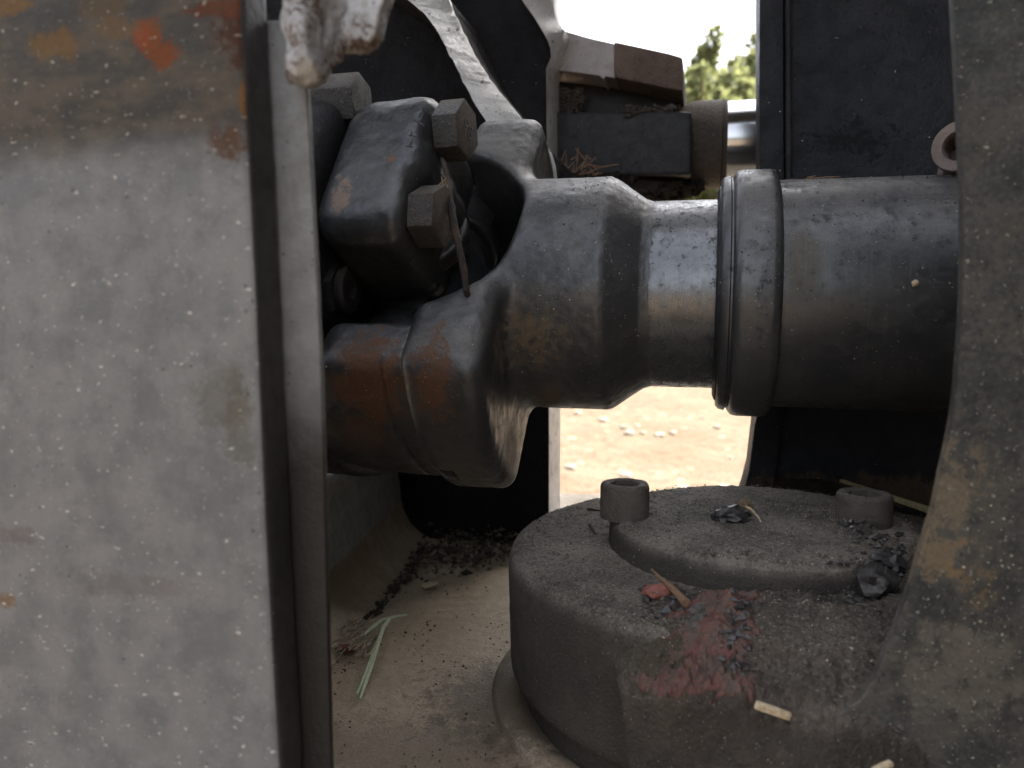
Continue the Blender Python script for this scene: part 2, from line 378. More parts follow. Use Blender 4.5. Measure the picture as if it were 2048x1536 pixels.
def lp_extra(s, c, rg, n1, n2, n3, n4):
    # darker brown top zone with rust patches, pale dried splashes and dust flecks below
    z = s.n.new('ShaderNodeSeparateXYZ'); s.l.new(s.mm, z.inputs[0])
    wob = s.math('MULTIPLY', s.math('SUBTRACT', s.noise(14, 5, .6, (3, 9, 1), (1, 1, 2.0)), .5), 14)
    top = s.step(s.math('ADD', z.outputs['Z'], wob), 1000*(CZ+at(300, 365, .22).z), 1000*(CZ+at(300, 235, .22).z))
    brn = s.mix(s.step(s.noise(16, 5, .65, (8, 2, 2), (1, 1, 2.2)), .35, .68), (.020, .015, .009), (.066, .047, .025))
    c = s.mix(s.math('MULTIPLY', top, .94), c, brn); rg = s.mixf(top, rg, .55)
    for (px, py, rx, rz, cc, st) in [(302, 78, 3.6, 4.2, (.16, .05, .015), .95), (325, 112, 4.2, 3.6, (.15, .045, .013), .95), (285, 70, 3, 3.5, (.2, .05, .015), .8), (110, 88, 8, 4.5, (.14, .08, .03), .8), (20, 15, 6, 3, (.15, .085, .03), .8),
            (215, 15, 8, 3.5, (.1, .065, .03), .55), (230, 55, 7, 2.5, (.12, .075, .04), .7), (500, 70, 9, 8, (.05, .019, .010), .95), (455, 15, 12, 2.2, (.09, .03, .012), .9), (490, 195, 1.6, 4.8, (.16, .068, .016), .9),
            (455, 285, 5, 5, (.085, .045, .026), .9), (440, 800, 8, 9, (.10, .083, .05), .35), (480, 850, 4.5, 12, (.085, .07, .042), .4), (15, 1200, 4, 2.2, (.18, .11, .055), .8), (270, 1170, 18, 4, (.085, .05, .045), .25), (30, 1070, 8, 3, (.075, .035, .025), .3)]:
        f = s.math('MULTIPLY', s.blob(onp(px, py, LP0, n14), (rx, 30, rz), 5, .5, .3), st)
        c = s.mix(f, c, s.mix(n4, tuple(x*.6 for x in cc), tuple(x*1.3 for x in cc))); rg = s.mixf(f, rg, .85)
    fl = s.math('MAXIMUM', s.step(s.noise(2.3, 2, .6, (7, 3, 5), (.75, 1, 1.5)), .680, .73), s.step(s.noise(1.05, 2, .6, (2, 8, 5), (.7, 1, 1.6)), .690, .75))
    fl = s.math('MULTIPLY', fl, s.mixf(top, s.step(n1, .28, .50), .55)); c = s.mix(s.math('MULTIPLY', fl, .85), c, (.56, .53, .47))
    scr = s.step(s.math('ABSOLUTE', s.math('SUBTRACT', s.noise(9, 2, .5, (3, 3, 3), (.35, 1, 1.0), 1.5), .5)), .008, .0); c = s.mix(s.math('MULTIPLY', s.math('MULTIPLY', scr, s.step(n1, .5, .6)), .28), c, (.05, .05, .055))
    dk = s.specks(6, .8, .25, (17, 33, 5), None, .8); c = s.mix(s.math('MULTIPLY', dk, .6), c, (.06, .05, .05))
    return c, rg
LP0 = at(510, 768, .212)
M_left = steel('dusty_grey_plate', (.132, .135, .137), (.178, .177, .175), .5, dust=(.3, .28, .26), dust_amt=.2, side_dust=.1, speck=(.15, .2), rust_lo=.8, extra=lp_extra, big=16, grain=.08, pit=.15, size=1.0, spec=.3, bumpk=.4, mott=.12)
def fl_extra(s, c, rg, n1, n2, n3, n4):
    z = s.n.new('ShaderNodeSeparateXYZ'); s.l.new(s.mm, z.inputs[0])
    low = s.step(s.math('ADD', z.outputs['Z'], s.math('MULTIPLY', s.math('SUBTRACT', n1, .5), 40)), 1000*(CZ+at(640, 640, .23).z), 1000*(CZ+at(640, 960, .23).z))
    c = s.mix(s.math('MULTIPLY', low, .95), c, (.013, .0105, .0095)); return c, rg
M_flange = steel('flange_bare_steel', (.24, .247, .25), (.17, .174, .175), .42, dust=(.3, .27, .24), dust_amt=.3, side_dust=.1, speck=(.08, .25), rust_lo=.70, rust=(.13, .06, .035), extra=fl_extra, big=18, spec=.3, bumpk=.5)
M_weld = steel('torch_cut_metal', (.40, .40, .405), (.28, .275, .27), .45, metal=.45, bumpk=.8, dust=(.35, .33, .3), dust_amt=.3, side_dust=.1, speck=(.05, .3), rust_lo=.56, rust=(.07, .036, .027), big=14, pit=.2)
M_right = steel('right_plate_paint', (.019, .0215, .021), (.031, .0335, .032), .6, spec=.3, bumpk=.6, dust=(.13, .11, .085), dust_amt=.6, side_dust=.25, speck=(.75, .24), rust_lo=.72, rust=(.14, .095, .05), size=1.1, big=26, speckcol=(.22, .205, .175),
                blobs=[(at(1900, 985, .235), (8, 30, 11), (.16, .12, .072), 3, 1.2, .5), (at(1850, 1100, .24), (5, 30, 8), (.15, .11, .065), 3, 1.2, .65), (at(2010, 1230, .215), (6, 20, 12), (.15, .1, .05), 4, .8, .6), (at(1960, 1380, .22), (16, 30, 16), (.1, .086, .07), 5, .7, .8),
                       (at(1500, 1510, .255), (40, 30, 10), (.085, .07, .055), 5, .5, .8), (at(1640, 1470, .25), (5, 30, 3), (.26, .15, .07), 3, .7, .8), (at(1690, 1520, .25), (9, 30, 5), (.14, .05, .04), 3, .7, .8)])
def disc_extra(s, c, rg, n1, n2, n3, n4):
    g = s.specks(.95, .30, .30, (3, 2, 9)); up = s.step(s.nz, .2, .8)
    c = s.mix(s.math('MULTIPLY', g, s.mixf(up, .12, .75)), c, (.40, .35, .27)); return c, rg
M_disc = steel('cover_dirty_iron', (.040, .034, .029), (.052, .044, .037), .75, mott=.2, dcon=.18, dust=(.215, .185, .153), dust_amt=1.0, side_dust=.06, speck=(.35, .24), rust_lo=.8, grain=.35, pit=.6, extra=disc_extra, spec=.35)
M_screw = steel('cap_screw_steel', (.085, .072, .062), (.10, .086, .075), .75, dust=(.13, .11, .09), dust_amt=.5, side_dust=.25, speck=(.15, .2), rust_lo=.66, rust=(.15, .07, .04), grain=.25, spec=.35)
DZ = -.118                                       # top of the cover disc
def mud_extra(s, c, rg, n1, n2, n3, n4):
    for (px, py, rx, ry, cc, st) in [(1380, 1330, 26, 26, (.075, .047, .036), .3), (1300, 1270, 12, 20, (.075, .06, .04), .7)]:
        p = atz(px, py, np.interp(py, [1180, 1250, 1420], [DZ+.004, DZ-.001, DZ-.013])); f = s.math('MULTIPLY', s.blob(p, (rx, ry, 30), 5, .75, .3), st); c = s.mix(f, c, cc)
    g = s.specks(.9, .27, .26, (3, 2, 9)); c = s.mix(s.math('MULTIPLY', g, .6), c, (.42, .37, .29)); return c, rg
M_mud = steel('gritty_grease', (.034, .029, .024), (.048, .040, .033), .8, mott=.25, dcon=.18, dust=(.145, .121, .098), dust_amt=.95, side_dust=.12, speck=(.3, .24), rust_lo=.82, grain=.6, pit=.7, extra=mud_extra, bumpk=1.7, spec=.35)
def floor_extra(s, c, rg, n1, n2, n3, n4):
    f = s.blob(atz(1040, 1400, -.195), (45, 45, 30), 5, .45, .35); c = s.mix(s.math('MULTIPLY', f, .75), c, (.075, .055, .04)); rg = s.mixf(f, rg, .45)  # brown blob paints the cover's soft shadow into the floor colour
    f = s.blob(atz(850, 1500, -.195), (75, 28, 30), 5, .6, .5); c = s.mix(s.math('MULTIPLY', f, .5), c, (.11, .085, .062))
    g = s.specks(1.2, .33, .2, (5, 5, 5)); c = s.mix(s.math('MULTIPLY', g, .7), c, (.05, .04, .03)); return c, rg
M_floor = steel('floor_dusty', (.36, .285, .20), (.25, .195, .13), .42, dust=(.42, .34, .24), dust_amt=.35, side_dust=.1, speck=(.3, .25), rust_lo=.68, rust=(.15, .09, .05), extra=floor_extra, big=30, pit=.6)
def wall_extra(s, c, rg, n1, n2, n3, n4):
    f = s.blob(at(652, 1075, .44), (4, 9, 8), 5, .6, .1); c = s.mix(f, c, (.25, .10, .04)); return c, rg
M_wall = steel('wall_bluegrey_paint', (.27, .295, .305), (.36, .38, .38), .45, dust=(.28, .24, .19), dust_amt=.5, side_dust=.1, speck=(.2, .3), rust_lo=.70, rust=(.2, .12, .07), extra=wall_extra, big=20)
M_bush = steel('rusty_bushing_steel', (.13, .10, .085), (.17, .13, .11), .6, dust=(.2, .16, .13), dust_amt=.3, side_dust=.2, speck=(.15, .25), rust_lo=.58, rust=(.13, .06, .03), bumpk=.5)
def plain(name, c, rough=.7, c2=None, size=2.0):
    s = NT(name); n = s.noise(size, 4, .6); return s.out(s.mix(s.step(n, .35, .65), c, c2 or tuple(x*.65 for x in c)), rough, 0, s.bump(n, .0003, .6))
M_straw = plain('straw', (.50, .40, .22), .7); M_chip = plain('wood_chip', (.52, .43, .29), .8, (.35, .26, .16), 1.5); M_needle = plain('green_needle', (.36, .44, .27), .5, (.50, .52, .36), 3)
M_twig = plain('twig', (.14, .075, .045), .8, (.2, .12, .07)); M_crumb = plain('dark_crumbs', (.022, .018, .015), .9, (.055, .042, .03), 1.5); M_grit = plain('grit_crumbs', (.045, .038, .032), .9, (.12, .10, .08), .9); M_crumb2 = plain('brown_crumbs', (.11, .075, .045), .9, (.2, .14, .085), 1.5)
M_grain = plain('pale_grains', (.50, .44, .34), .6, (.3, .25, .18), 1); M_clod = plain('clod', (.016, .015, .016), .42, (.05, .045, .042), 1.4); M_red = plain('red_lump', (.22, .065, .045), .6, (.12, .04, .03), 2)
M_wire = steel('rusty_wire_steel', (.016, .013, .011), (.03, .022, .017), .7, rust_lo=.55, rust=(.12, .06, .03), size=.5, grain=.4)
M_shred = plain('pale_shreds', (.42, .37, .27), .8, (.24, .18, .11), 3); M_bark = plain('needle_litter', (.30, .22, .13), .85, (.16, .10, .055), 2)

# ------------------------------------------------------------------ ground beyond the machine
def ground():
    n = 150; t = np.linspace(-1, 1, n); gx = np.sinh(t*5.5)/math.sinh(5.5)*400; gy = np.sinh(t*5.5)/math.sinh(5.5)*400+5
    X, Y = np.meshgrid(gx, gy, indexing='ij'); P = np.stack([X, Y, X*0], -1)
    Z = -CZ + .05*fbm(P*.7, 3, 4) + .025*fbm(P*3.1, 3, 9)
    v = np.stack([X, Y, Z], -1).reshape(-1, 3); i = np.arange(n*n).reshape(n, n)
    f = np.stack([i[:-1, :-1], i[1:, :-1], i[1:, 1:], i[:-1, 1:]], -1).reshape(-1, 4)
    s = NT('sandy_ground'); n1 = s.noise(900, 6, .65); n2 = s.noise(110, 5, .7, (3, 3, 3)); n3 = s.noise(30, 3, .7)
    c = s.mix(s.step(n1, .35, .65), (.115, .083, .053), (.15, .113, .077)); c = s.mix(s.math('MULTIPLY', s.step(n2, .48, .66), .7), c, (.07, .046, .03)); c = s.mix(s.math('MULTIPLY', s.specks(120, 45, .3), .7), c, (.30, .26, .20))
    m = s.out(c, .95, 0, s.bump(s.math('ADD', n2, s.math('MULTIPLY', n3, .4)), .05, .8), .2)
    o = mesh_obj('ground', v, f, m); tag(o, 'sunlit pale sandy earth strewn with litter beyond the machine', 'ground', kind='structure')
    return o
ground()
def gz(x, y):
    P = np.array([[x, y, 0.0]]); return float((-CZ + .05*fbm(P*.7, 3, 4) + .025*fbm(P*3.1, 3, 9))[0])
M_stone = plain('pale_stone', (.30, .265, .22), .9, (.22, .19, .15), 30)
def rock(c, r, seed, sq=.6, sub=2):
    bm = bmesh.new(); bmesh.ops.create_icosphere(bm, subdivisions=sub, radius=1)
    P = np.array([v.co for v in bm.verts]); k = 1+.35*fbm(P*1.6+seed*3.3, 3, seed)
    for v, kk in zip(bm.verts, k): v.co = Vector(c)+Vector((v.co.x*r*kk, v.co.y*r*kk, v.co.z*r*sq*kk))
    return bm_out(bm)
for i in range(26):
    y = random.uniform(3.4, 9); x = y*random.uniform(.03, .34); r = random.uniform(.02, .05)
    o = mesh_obj('stone', *rock((x, y, gz(x, y)+r*.25), r, i+3, .55), M_stone)
    tag(o, 'pale stone lying on the sunlit sandy ground beyond the machine', 'stone', 'stones on the sandy ground')

# ------------------------------------------------------------------ pines far behind
M_leaf = NT('pine_foliage'); _n = M_leaf.noise(700, 3, .6); _L = M_leaf; M_leaf = M_leaf.out(M_leaf.mix(M_leaf.step(_n, .35, .65), (.13, .16, .065), (.20, .21, .095)), .7, 0, None, .3)
_tr = _L.n.new('ShaderNodeBsdfTranslucent'); _tr.inputs[0].default_value = (.22, .24, .10, 1); _mx = _L.n.new('ShaderNodeMixShader'); _mx.inputs[0].default_value = .45
_L.l.new(_L.b.outputs[0], _mx.inputs[1]); _L.l.new(_tr.outputs[0], _mx.inputs[2]); _L.l.new(_mx.outputs[0], _L.n['Material Output'].inputs[0])
M_trunk = plain('pine_bark', (.16, .10, .065), .9, (.09, .06, .04), 80)
def pine(x, y, h, seed, label, spread=1.0):
    rg = np.random.default_rng(seed); z0 = gz(x, y)-.05
    t = thing('pine_tree', (x, y, z0), label, 'tree', 'pines beyond the clearing')
    lean = rg.uniform(-.02, .02, 2)
    top = Vector((x+lean[0]*h, y+lean[1]*h, z0+h))
    b = Vector((x, y, z0)); parts = [tube([b.lerp(top, k/7) for k in range(8)], [.16*h/12*(1-.85*k/7)+.015 for k in range(8)], 8)]
    cl = []
    nb = int(26*h/12)
    for k in range(nb):
        f = .30+.68*(k/nb); a = rg.uniform(0, 6.28); L = spread*h*.26*(1-f)**.75*rg.uniform(.55, 1.15)+.25
        p = b.lerp(top, f); d = Vector((math.cos(a), math.sin(a), rg.uniform(.15, .6))).normalized(); e = p+d*L
        parts.append(tube([p, p.lerp(e, .5)+Vector((0, 0, -.03*L)), e], [.035, .025, .01], 5))
        for j in range(4): cl.append((p.lerp(e, .35+.22*j)+Vector(rg.normal(0, .12, 3)), .28+.14*rg.random()))
    cl.append((top, .3)); cl.append((top+Vector((0, 0, .25)), .16))
    mesh_obj('trunk', *merge(*parts), M_trunk, t)
    vs = []; fs = []
    for c, r in cl:
        m = 48; P = rg.normal(0, 1, (m, 3)); P /= np.linalg.norm(P, axis=1)[:, None]; P *= r*rg.random((m, 1))**.4
        for q in P:
            d = np.array(q)/max(np.linalg.norm(q), 1e-6)+rg.normal(0, .4, 3)+np.array([0, 0, .4]); d /= np.linalg.norm(d)
            s = np.cross(d, rg.normal(0, 1, 3)); s /= np.linalg.norm(s); l = rg.uniform(.12, .24); w = l*.36
            o = np.array(c)+q; k = len(vs); vs += [o-s*w, o+d*l*.5-s*w*.9, o+d*l, o+d*l*.5+s*w*.9+0*s, o+s*w]; fs.append([k, k+1, k+2, k+3, k+4])
    mesh_obj('crown', vs, fs, M_leaf, t, smooth=False)
for i, (px, py, Y, lb, spd) in enumerate([(1427, 62, 27, 'tall pine with a narrow pointed top beyond the clearing', .85), (1500, 78, 30, 'tall pine half hidden by the dark steel post', .9), (1375, 150, 26, 'shorter bushy pine rising behind the brown lug', 1.1),
        (1465, 130, 24, 'bushy pine standing between the two tall pines', 1.15), (1330, 200, 33, 'low pine hidden behind the brown lug', 1.0), (1560, 60, 28, 'tall pine hidden behind the dark steel post', 1.0), (1180, 320, 36, 'small far pine hidden behind the cylinder clevis', 1.0), (1400, 140, 22, 'broad pine whose crown fills the gap beside the brown lug', 1.3), (1490, 170, 21, 'low broad pine touching the edge of the dark steel post', 1.4), (1440, 200, 20, 'lowest broad pine above the polished cylinder rod', 1.5)]):
    p = at(px, py, Y); pine(p.x, p.y, p.z+CZ-.2, 40+i, lb, spd)

# ------------------------------------------------------------------ drive shaft with its universal joint
shaft = thing('drive_shaft', swh(-.10, 0, -.07), 'dark steel drive shaft with bolted universal joint running above the round cover', 'drive shaft')
def R_of(s):
    return np.interp(s, [-.30, -.122, -.119, -.1035, -.0995, 0], [.063, .063, .0618, .0508, .0496, .0496])
S0 = -.225
def f_slip(P):
    s, p, q = P[..., 0], P[..., 1], P[..., 2]; r = np.sqrt(p*p+q*q)
    bar = (r-R_of(s))*.86; bar = smax(bar, s+.097, .001); bar = smax(bar, -.195-s, .004)
    A = np.stack([s, np.abs(p), q], -1)
    ear = sbox(A, (-.1875, .075, 0), (.0195, .055, .0550), .008); ear = smax(ear, r-.1095, .010)
    # the ear narrows away from the foot
    ear = smax(ear, (np.abs(q)*.94 + (s+.20)*.45) - .062, .006)
    b = smin(bar, ear, .008)
    b = smax(b, .0620-np.sqrt((s-S0)**2+p*p), .005)
    notch = sbox(P, (-.2035, .104, -.024), (.0095, .0075, .0065), .001); b = smax(b, -notch, .0012)
    return b + .00022*fbm(P*260, 3, 3) + .00022*fbm(P*60, 2, 8)
V, Fc = surfnet(f_slip, (-.213, -.112, -.070), (-.05, .112, .070), .0012); mesh_obj('slip_yoke', to_world(V), Fc[:, ::-1], M_yoke, shaft, sharp=0)
mesh_obj('neck', *lathe([(-.100, .030), (-.0995, .0494), (-.0985, .0497)]+[(-.0985+.0355*k/12, .0497) for k in range(1, 13)]+[(-.058, .0497), (-.058, .03)], A0, AX, TN, HU, 128), M_neck, shaft, sharp=40)
def block_f(P):                                     # wing bearing of the slip yoke, local axes (s, p, q) with p outwards
    s, p, q = P[..., 0], P[..., 1], P[..., 2]
    r = np.sqrt(p*p+q*q); b = sbox(P, (-.2335, .095, 0), (.0300, .030, .0490), .005); b = smax(b, r-.1045, .006)
    b = smax(b, (-.2555-s)*.8+(q-.040)*.6, .006); b = smin(b, scyl(P, (S0, .07, 0), 1, .030, .030, .004), .004)
    b = smax(b, (-.2525-s)*.75+(-.036-q)*.65, .005)
    g = np.abs(s+.2165)-.0009; b = smax(b, -np.maximum(g, .1030-r), .001)          # seam line
    return b + .0004*fbm(P*240, 3, 5) + .0006*fbm(P*55, 2, 6)
V, Fc = surfnet(block_f, (-.268, .030, -.055), (-.198, .110, .055), .0012)
o = mesh_obj('bearing_block', to_world(V), Fc[:, ::-1], M_block, shaft, sharp=0); o['label'] = 'rust stained lower bearing block'
V2 = V*np.array([1, -1, 1]); mesh_obj('bearing_block', to_world(V2), Fc, M_block, shaft, sharp=0)
def fblock_f(P):                                    # wing bearing of the flange yoke, q outwards
    s, p, q = P[..., 0], P[..., 1], P[..., 2]
    b = sbox(P, (-.2360, -.0195, .062), (.0270, .0450, .037), .015); b = smax(b, np.sqrt((p+.018)**2+(q-.008)**2)-.0960, .010)
    wing = smax(-(s+.2130), .010-np.abs(p+.020), .008); b = smax(b, -wing, .008)
    return b + .0003*fbm(P*220, 3, 5) + .0007*fbm(P*50, 2, 6)
V, Fc = surfnet(fblock_f, (-.262, -.086, .018), (-.195, .045, .108), .0011); fb = mesh_obj('bearing_block', to_flange(V), Fc[:, ::-1], M_block, shaft, sharp=0)
fb['label'] = 'smooth dark bearing block held by two hex bolts'
V2 = V*np.array([1, 1, -1]); mesh_obj('bearing_block', to_flange(V2), Fc, M_black, shaft, sharp=0)  # far block coloured near black, painting in the darkness around it
def cross_f(P):
    s, p, q = P[..., 0]-S0, P[..., 1], P[..., 2]; Q = np.stack([s, p, q], -1)
    b = np.sqrt((s*1.1)**2+p*p+q*q)-.037
    b = smin(b, scyl(Q, (0, 0, 0), 1, .023, .07, .003), .008); b = smin(b, scyl(Q, (0, 0, 0), 2, .023, .07, .003), .008)
    A = np.abs(Q); b = np.minimum(b, scyl(A, (0, .043, 0), 1, .030, .005, .002)); b = np.minimum(b, scyl(A, (0, 0, .043), 2, .030, .005, .002))
    return b+.0004*fbm(P*200, 3, 4)
V, Fc = surfnet(cross_f, (-.27, -.075, -.075), (-.18, .075, .075), .0015); mesh_obj('cross', to_world(V), Fc[:, ::-1], M_block, shaft, sharp=0)
# seal collar and tube
col_p = [(-.0655, .0500), (-.0655, .0590), (-.0640, .0606), (-.0612, .0612), (-.0606, .0600), (-.0598, .0600), (-.0592, .0616), (-.0575, .0634), (-.0550, .0640), (-.0425, .0640), (-.0400, .0632), (-.0385, .0612), (-.0378, .0588), (-.0378, .050)]
mesh_obj('seal_collar', *lathe(col_p, A0, AX, TN, HU, 144), M_shaft, shaft, sharp=50)
def tube_noise(prof, n): return lathe(prof, A0, AX, TN, HU, n)
mesh_obj('tube', *lathe([(-.045, .0582)]+[(-.037+.079*k/10, .0583) for k in range(11)]+[(.050, .0590), (.060, .0625), (.070, .068), (.085, .071), (.11, .071)], A0, AX, TN, HU, 128), M_shaft, shaft, sharp=40)
lipo = mesh_obj('dark_seal_lip', *lathe([(-.0672, .0480), (-.0672, .0535), (-.0662, .0560), (-.0648, .0560), (-.0648, .0480)], A0, AX, TN, HU, 128), M_black, shaft, sharp=40)
def hexhead(c, ax, e1, R, h, rot=0.0, dome=.0012):
    bm = bmesh.new(); e2 = ax.cross(e1)
    b0 = [bm.verts.new(c+e1*(R*math.cos(rot+k*math.pi/3))+e2*(R*math.sin(rot+k*math.pi/3))) for k in range(6)]
    b1 = [bm.verts.new(Vector(v.co)+ax*h) for v in b0]
    bm.faces.new(b0[::-1]); bm.faces.new(b1)
    for k in range(6): bm.faces.new([b0[k], b0[(k+1) % 6], b1[(k+1) % 6], b1[k]])
    bmesh.ops.recalc_face_normals(bm, faces=bm.faces)
    bmesh.ops.bevel(bm, geom=bm.edges[:], offset=R*.075, segments=2, affect='EDGES', profile=.6)
    return bm_out(bm)
for p in (.006, -.047):
    bh = sub_obj('bolt_head', *hexhead(fpq(-.2125, p, .080 if p > 0 else .080), AXF, PF, .0152, .0135, .42 if p > 0 else .75), M_bolt, fb, shaft, sharp=30)
    bh.data.materials.append(M_bolt_end)
    for f_ in bh.data.polygons:
        if Vector(f_.normal).dot(AXF) > .8: f_.material_index = 1
def fb_q(sv, pv):
    q = np.linspace(.115, .04, 400); d = fblock_f(np.stack([np.full(400, sv), np.full(400, pv), q], -1)); k = int(np.argmax(d < 0)); return float(q[k])
cm = []
for k, (ds, dp, l, dirn) in enumerate([(0, 0, .0035, 0), (.0022, .0016, .003, 1), (.0008, .0075, .0035, 0), (.0028, .0082, .002, 0), (.0012, .0140, .003, 1), (.0004, .0165, .003, 0), (.0026, .0200, .0025, 1), (.0010, .0235, .003, 0)]):
    s0, p0 = -.2200+ds, -.046+dp; s1, p1 = (s0, p0+l) if dirn else (s0+l, p0)
    cm.append(tube([fpq(s0, p0, fb_q(s0, p0)), fpq(s1, p1, fb_q(s1, p1))], .00042, 6))
sub_obj('cast_marks', *merge(*cm), M_block, fb, shaft)
tc = bpy.data.curves.new('stamp', 'FONT'); tc.body = '98'; tc.size = .0110; tc.extrude = .00035; tc.align_x = 'CENTER'; tc.align_y = 'CENTER'
to = bpy.data.objects.new('stamp', tc); col.objects.link(to); dg = bpy.context.evaluated_depsgraph_get(); tm = to.evaluated_get(dg).to_mesh()
e0 = fpq(-.1990, -.047, .080); ex = (TNF*.35-HU*.94).normalized()*-1; ey = AXF.cross(ex).normalized(); tv = [e0+ey*v.co.x*-1+ex*v.co.y+AXF*v.co.z for v in tm.vertices]; tf = [list(p.vertices) for p in tm.polygons]
to.to_mesh_clear(); bpy.data.objects.remove(to); sub_obj('head_stamp', [tuple(v) for v in tv], tf, M_bolt, fb, shaft, smooth=False)
# companion flange behind the joint, mostly hidden by the left plate
def flange_f(P):
    s, p, q = P[..., 0], P[..., 1], P[..., 2]
    b = scyl(P, (-.275, 0, 0), 0, .108, .018, .005); A = np.abs(P)
    b = smin(b, sbox(np.stack([s, p, np.abs(q)], -1), (-.268, 0, .07), (.018, .054, .036), .01), .01)
    return b+.0005*fbm(P*80, 3, 4)
V, Fc = surfnet(flange_f, (-.30, -.115, -.115), (-.245, .115, .115), .0022); mesh_obj('companion_flange', to_flange(V-np.array([.012, 0, 0])), Fc[:, ::-1], M_black, shaft, sharp=0)
mesh_obj('bolt_head', *hexhead(swh(-.284, .045, .099), AX, HU, .0150, .036, .25), M_bolt, shaft, sharp=30)
mesh_obj('bolt_head', *merge(hexhead(swh(-.262, .062, .002), AX, HU, .0155, .010, .3)), M_black, shaft, sharp=30)
mesh_obj('nut_ring', *lathe([(-.252, .0052), (-.252, .0115), (-.249, .0125), (-.2475, .011), (-.2475, .0055)], swh(0, .062, .002), AX, TN, HU, 40, True), M_shaded_edge_nut, shaft, sharp=40)

# wire hanging down in front of the cross
wp = [(886, 318), (893, 345), (900, 390), (908, 440), (918, 490), (926, 535), (934, 580), (940, 605)]
wd = [.395, .388, .380, .374, .371, .369, .368, .372]
o = mesh_obj('wire', *tube([at(x+random.uniform(-2, 2), y, d) for (x, y), d in zip(wp, wd)], [.0011, .0013, .0016, .0018, .0018, .0018, .0016, .0014], 8), M_wire)
tag(o, 'thin rusty wire hanging across the opening of the dark yoke', 'wire')
fib = []
for k in range(5):
    q = at(884+random.uniform(-5, 5), 345+k*8, .381); fib.append(tube([q, q+Vector((random.uniform(-.003, .003), -.001, -.003)), q+Vector((random.uniform(-.006, .006), -.001, -.009))], .00022, 4))
tag(mesh_obj('plant_fibre', *merge(*fib), M_straw), 'pale wisp of dry plant fibre caught on the wire beside the hex bolts', 'fibre')

# ------------------------------------------------------------------ left foreground frame plate
lf = thing('frame_plate', LP0+Vector((-.06, .01, -.12)), 'dusty grey steel frame plate with darker brown rust-patched upper part and ragged cut edge', 'steel plate')
def lpp(px, py, off=0.0): return onp(px, py, LP0, n14)+b14*off
face = [lpp(x, y) for x, y in [(-1600, -420), (466, -420), (478, -90), (484, 60), (492, 200), (499, 320), (514, 620), (530, 1000), (545, 1280), (560, 1540), (570, 2000), (-1600, 2000)]]
fpo = mesh_obj('face_plate', *prism(face, b14*.0138, .0026, 4), M_left, lf, sharp=60); fpo.data.materials.append(M_shaded_edge_nut)
for f_ in fpo.data.polygons:
    if Vector(f_.normal).dot(n14) < .75: f_.material_index = 1                       # edge faces coloured dark to stand in for their shade
LP1 = LP0+b14*.0144
fl = [onp(x, y, LP1, n14) for x, y in [(380, 40), (600, 40), (612, 172), (617, 260), (624, 400), (633, 560), (640, 720), (646, 900), (651, 1100), (656, 1340), (661, 1540), (668, 1900), (380, 1900)]]
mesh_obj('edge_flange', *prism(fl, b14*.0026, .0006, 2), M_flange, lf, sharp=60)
# torch-cut, melted looking upper lip
LW0 = LP0+b14*.004
def wl_(px, py, off=0.0): return np.array(onp(px, py, LW0+b14*off, n14))
caps = [(wl_(598, -60), wl_(606, 70), .0047), (wl_(606, 60), wl_(612, 128), .0046), (wl_(613, 135, .003), wl_(634, 100, .006), .0058), (wl_(640, 50, .008), wl_(655, 100, .008), .0040), (wl_(640, -60, .006), wl_(645, 85, .007), .0042),
        (wl_(668, -60, .010), wl_(670, 52, .010), .0032), (wl_(690, -60, .012), wl_(692, 70, .012), .0034), (wl_(714, -60, .013), wl_(714, 78, .013), .0034), (wl_(736, -60, .014), wl_(735, 76, .014), .0033),
        (wl_(758, -60, .016), wl_(752, -10, .016), .0034), (wl_(775, -60, .018), wl_(778, -28, .018), .0034), (wl_(700, 80, .014), wl_(692, 95, .015), .0016)]
def weld_f(P):
    d = None
    for i, (a, b, r) in enumerate(caps):
        c = scap(P, a, b, r); d = c if d is None else smin(d, c, .0022)
    return d + .0014*fbm(P*np.array([260, 260, 100]), 4, 2) + .00025*fbm(P*900, 2, 5)
allp = np.array([c[0] for c in caps]+[c[1] for c in caps]); V, Fc = surfnet(weld_f, allp.min(0)-.008, allp.max(0)+.008, .0007); mesh_obj('cut_lip', V, Fc, M_weld, lf, sharp=0)

mesh_obj('cut_web', *prism([onp(x, y, LW0+b14*.009, n14) for x, y in [(575, -420), (800, -420), (776, -20), (760, 20), (752, 66), (735, 88), (712, 84), (694, 96), (676, 88), (660, 104), (640, 110), (600, 100), (585, 40)]], b14*.006, .0012, 3), M_weld, lf, sharp=50)
# ------------------------------------------------------------------ right foreground plate with a curved cut-out
RP0 = at(1920, 700, .235)
rpx = [(1905, -80), (1912, 60), (1918, 170), (1923, 280), (1927, 400), (1927, 520), (1925, 620), (1918, 740), (1908, 820), (1897, 880), (1883, 950), (1868, 1020), (1845, 1100), (1828, 1160), (1810, 1215), (1790, 1268), (1768, 1318), (1752, 1355), (1735, 1387), (1712, 1410), (1680, 1426),
       (1640, 1432), (1590, 1437), (1540, 1440), (1490, 1443), (1440, 1446), (1390, 1453), (1345, 1468), (1312, 1500), (1292, 1640), (1290, 1900), (3000, 1900), (3000, -500), (1885, -500)]
pts = []
for i, (x, y) in enumerate(rpx):
    j = 0 if i > 28 else 1.6; pts.append(onp(x+random.uniform(-j, j), y+random.uniform(-j, j), RP0, n14))
rp = thing('curved_plate', onp(1800, 1500, RP0, n14), 'grey green speckled steel plate with a curved cut-out edge beside the drive shaft', 'steel plate')
mesh_obj('plate', *prism(pts, b14*.006, .0009, 2), M_right, rp, sharp=60)

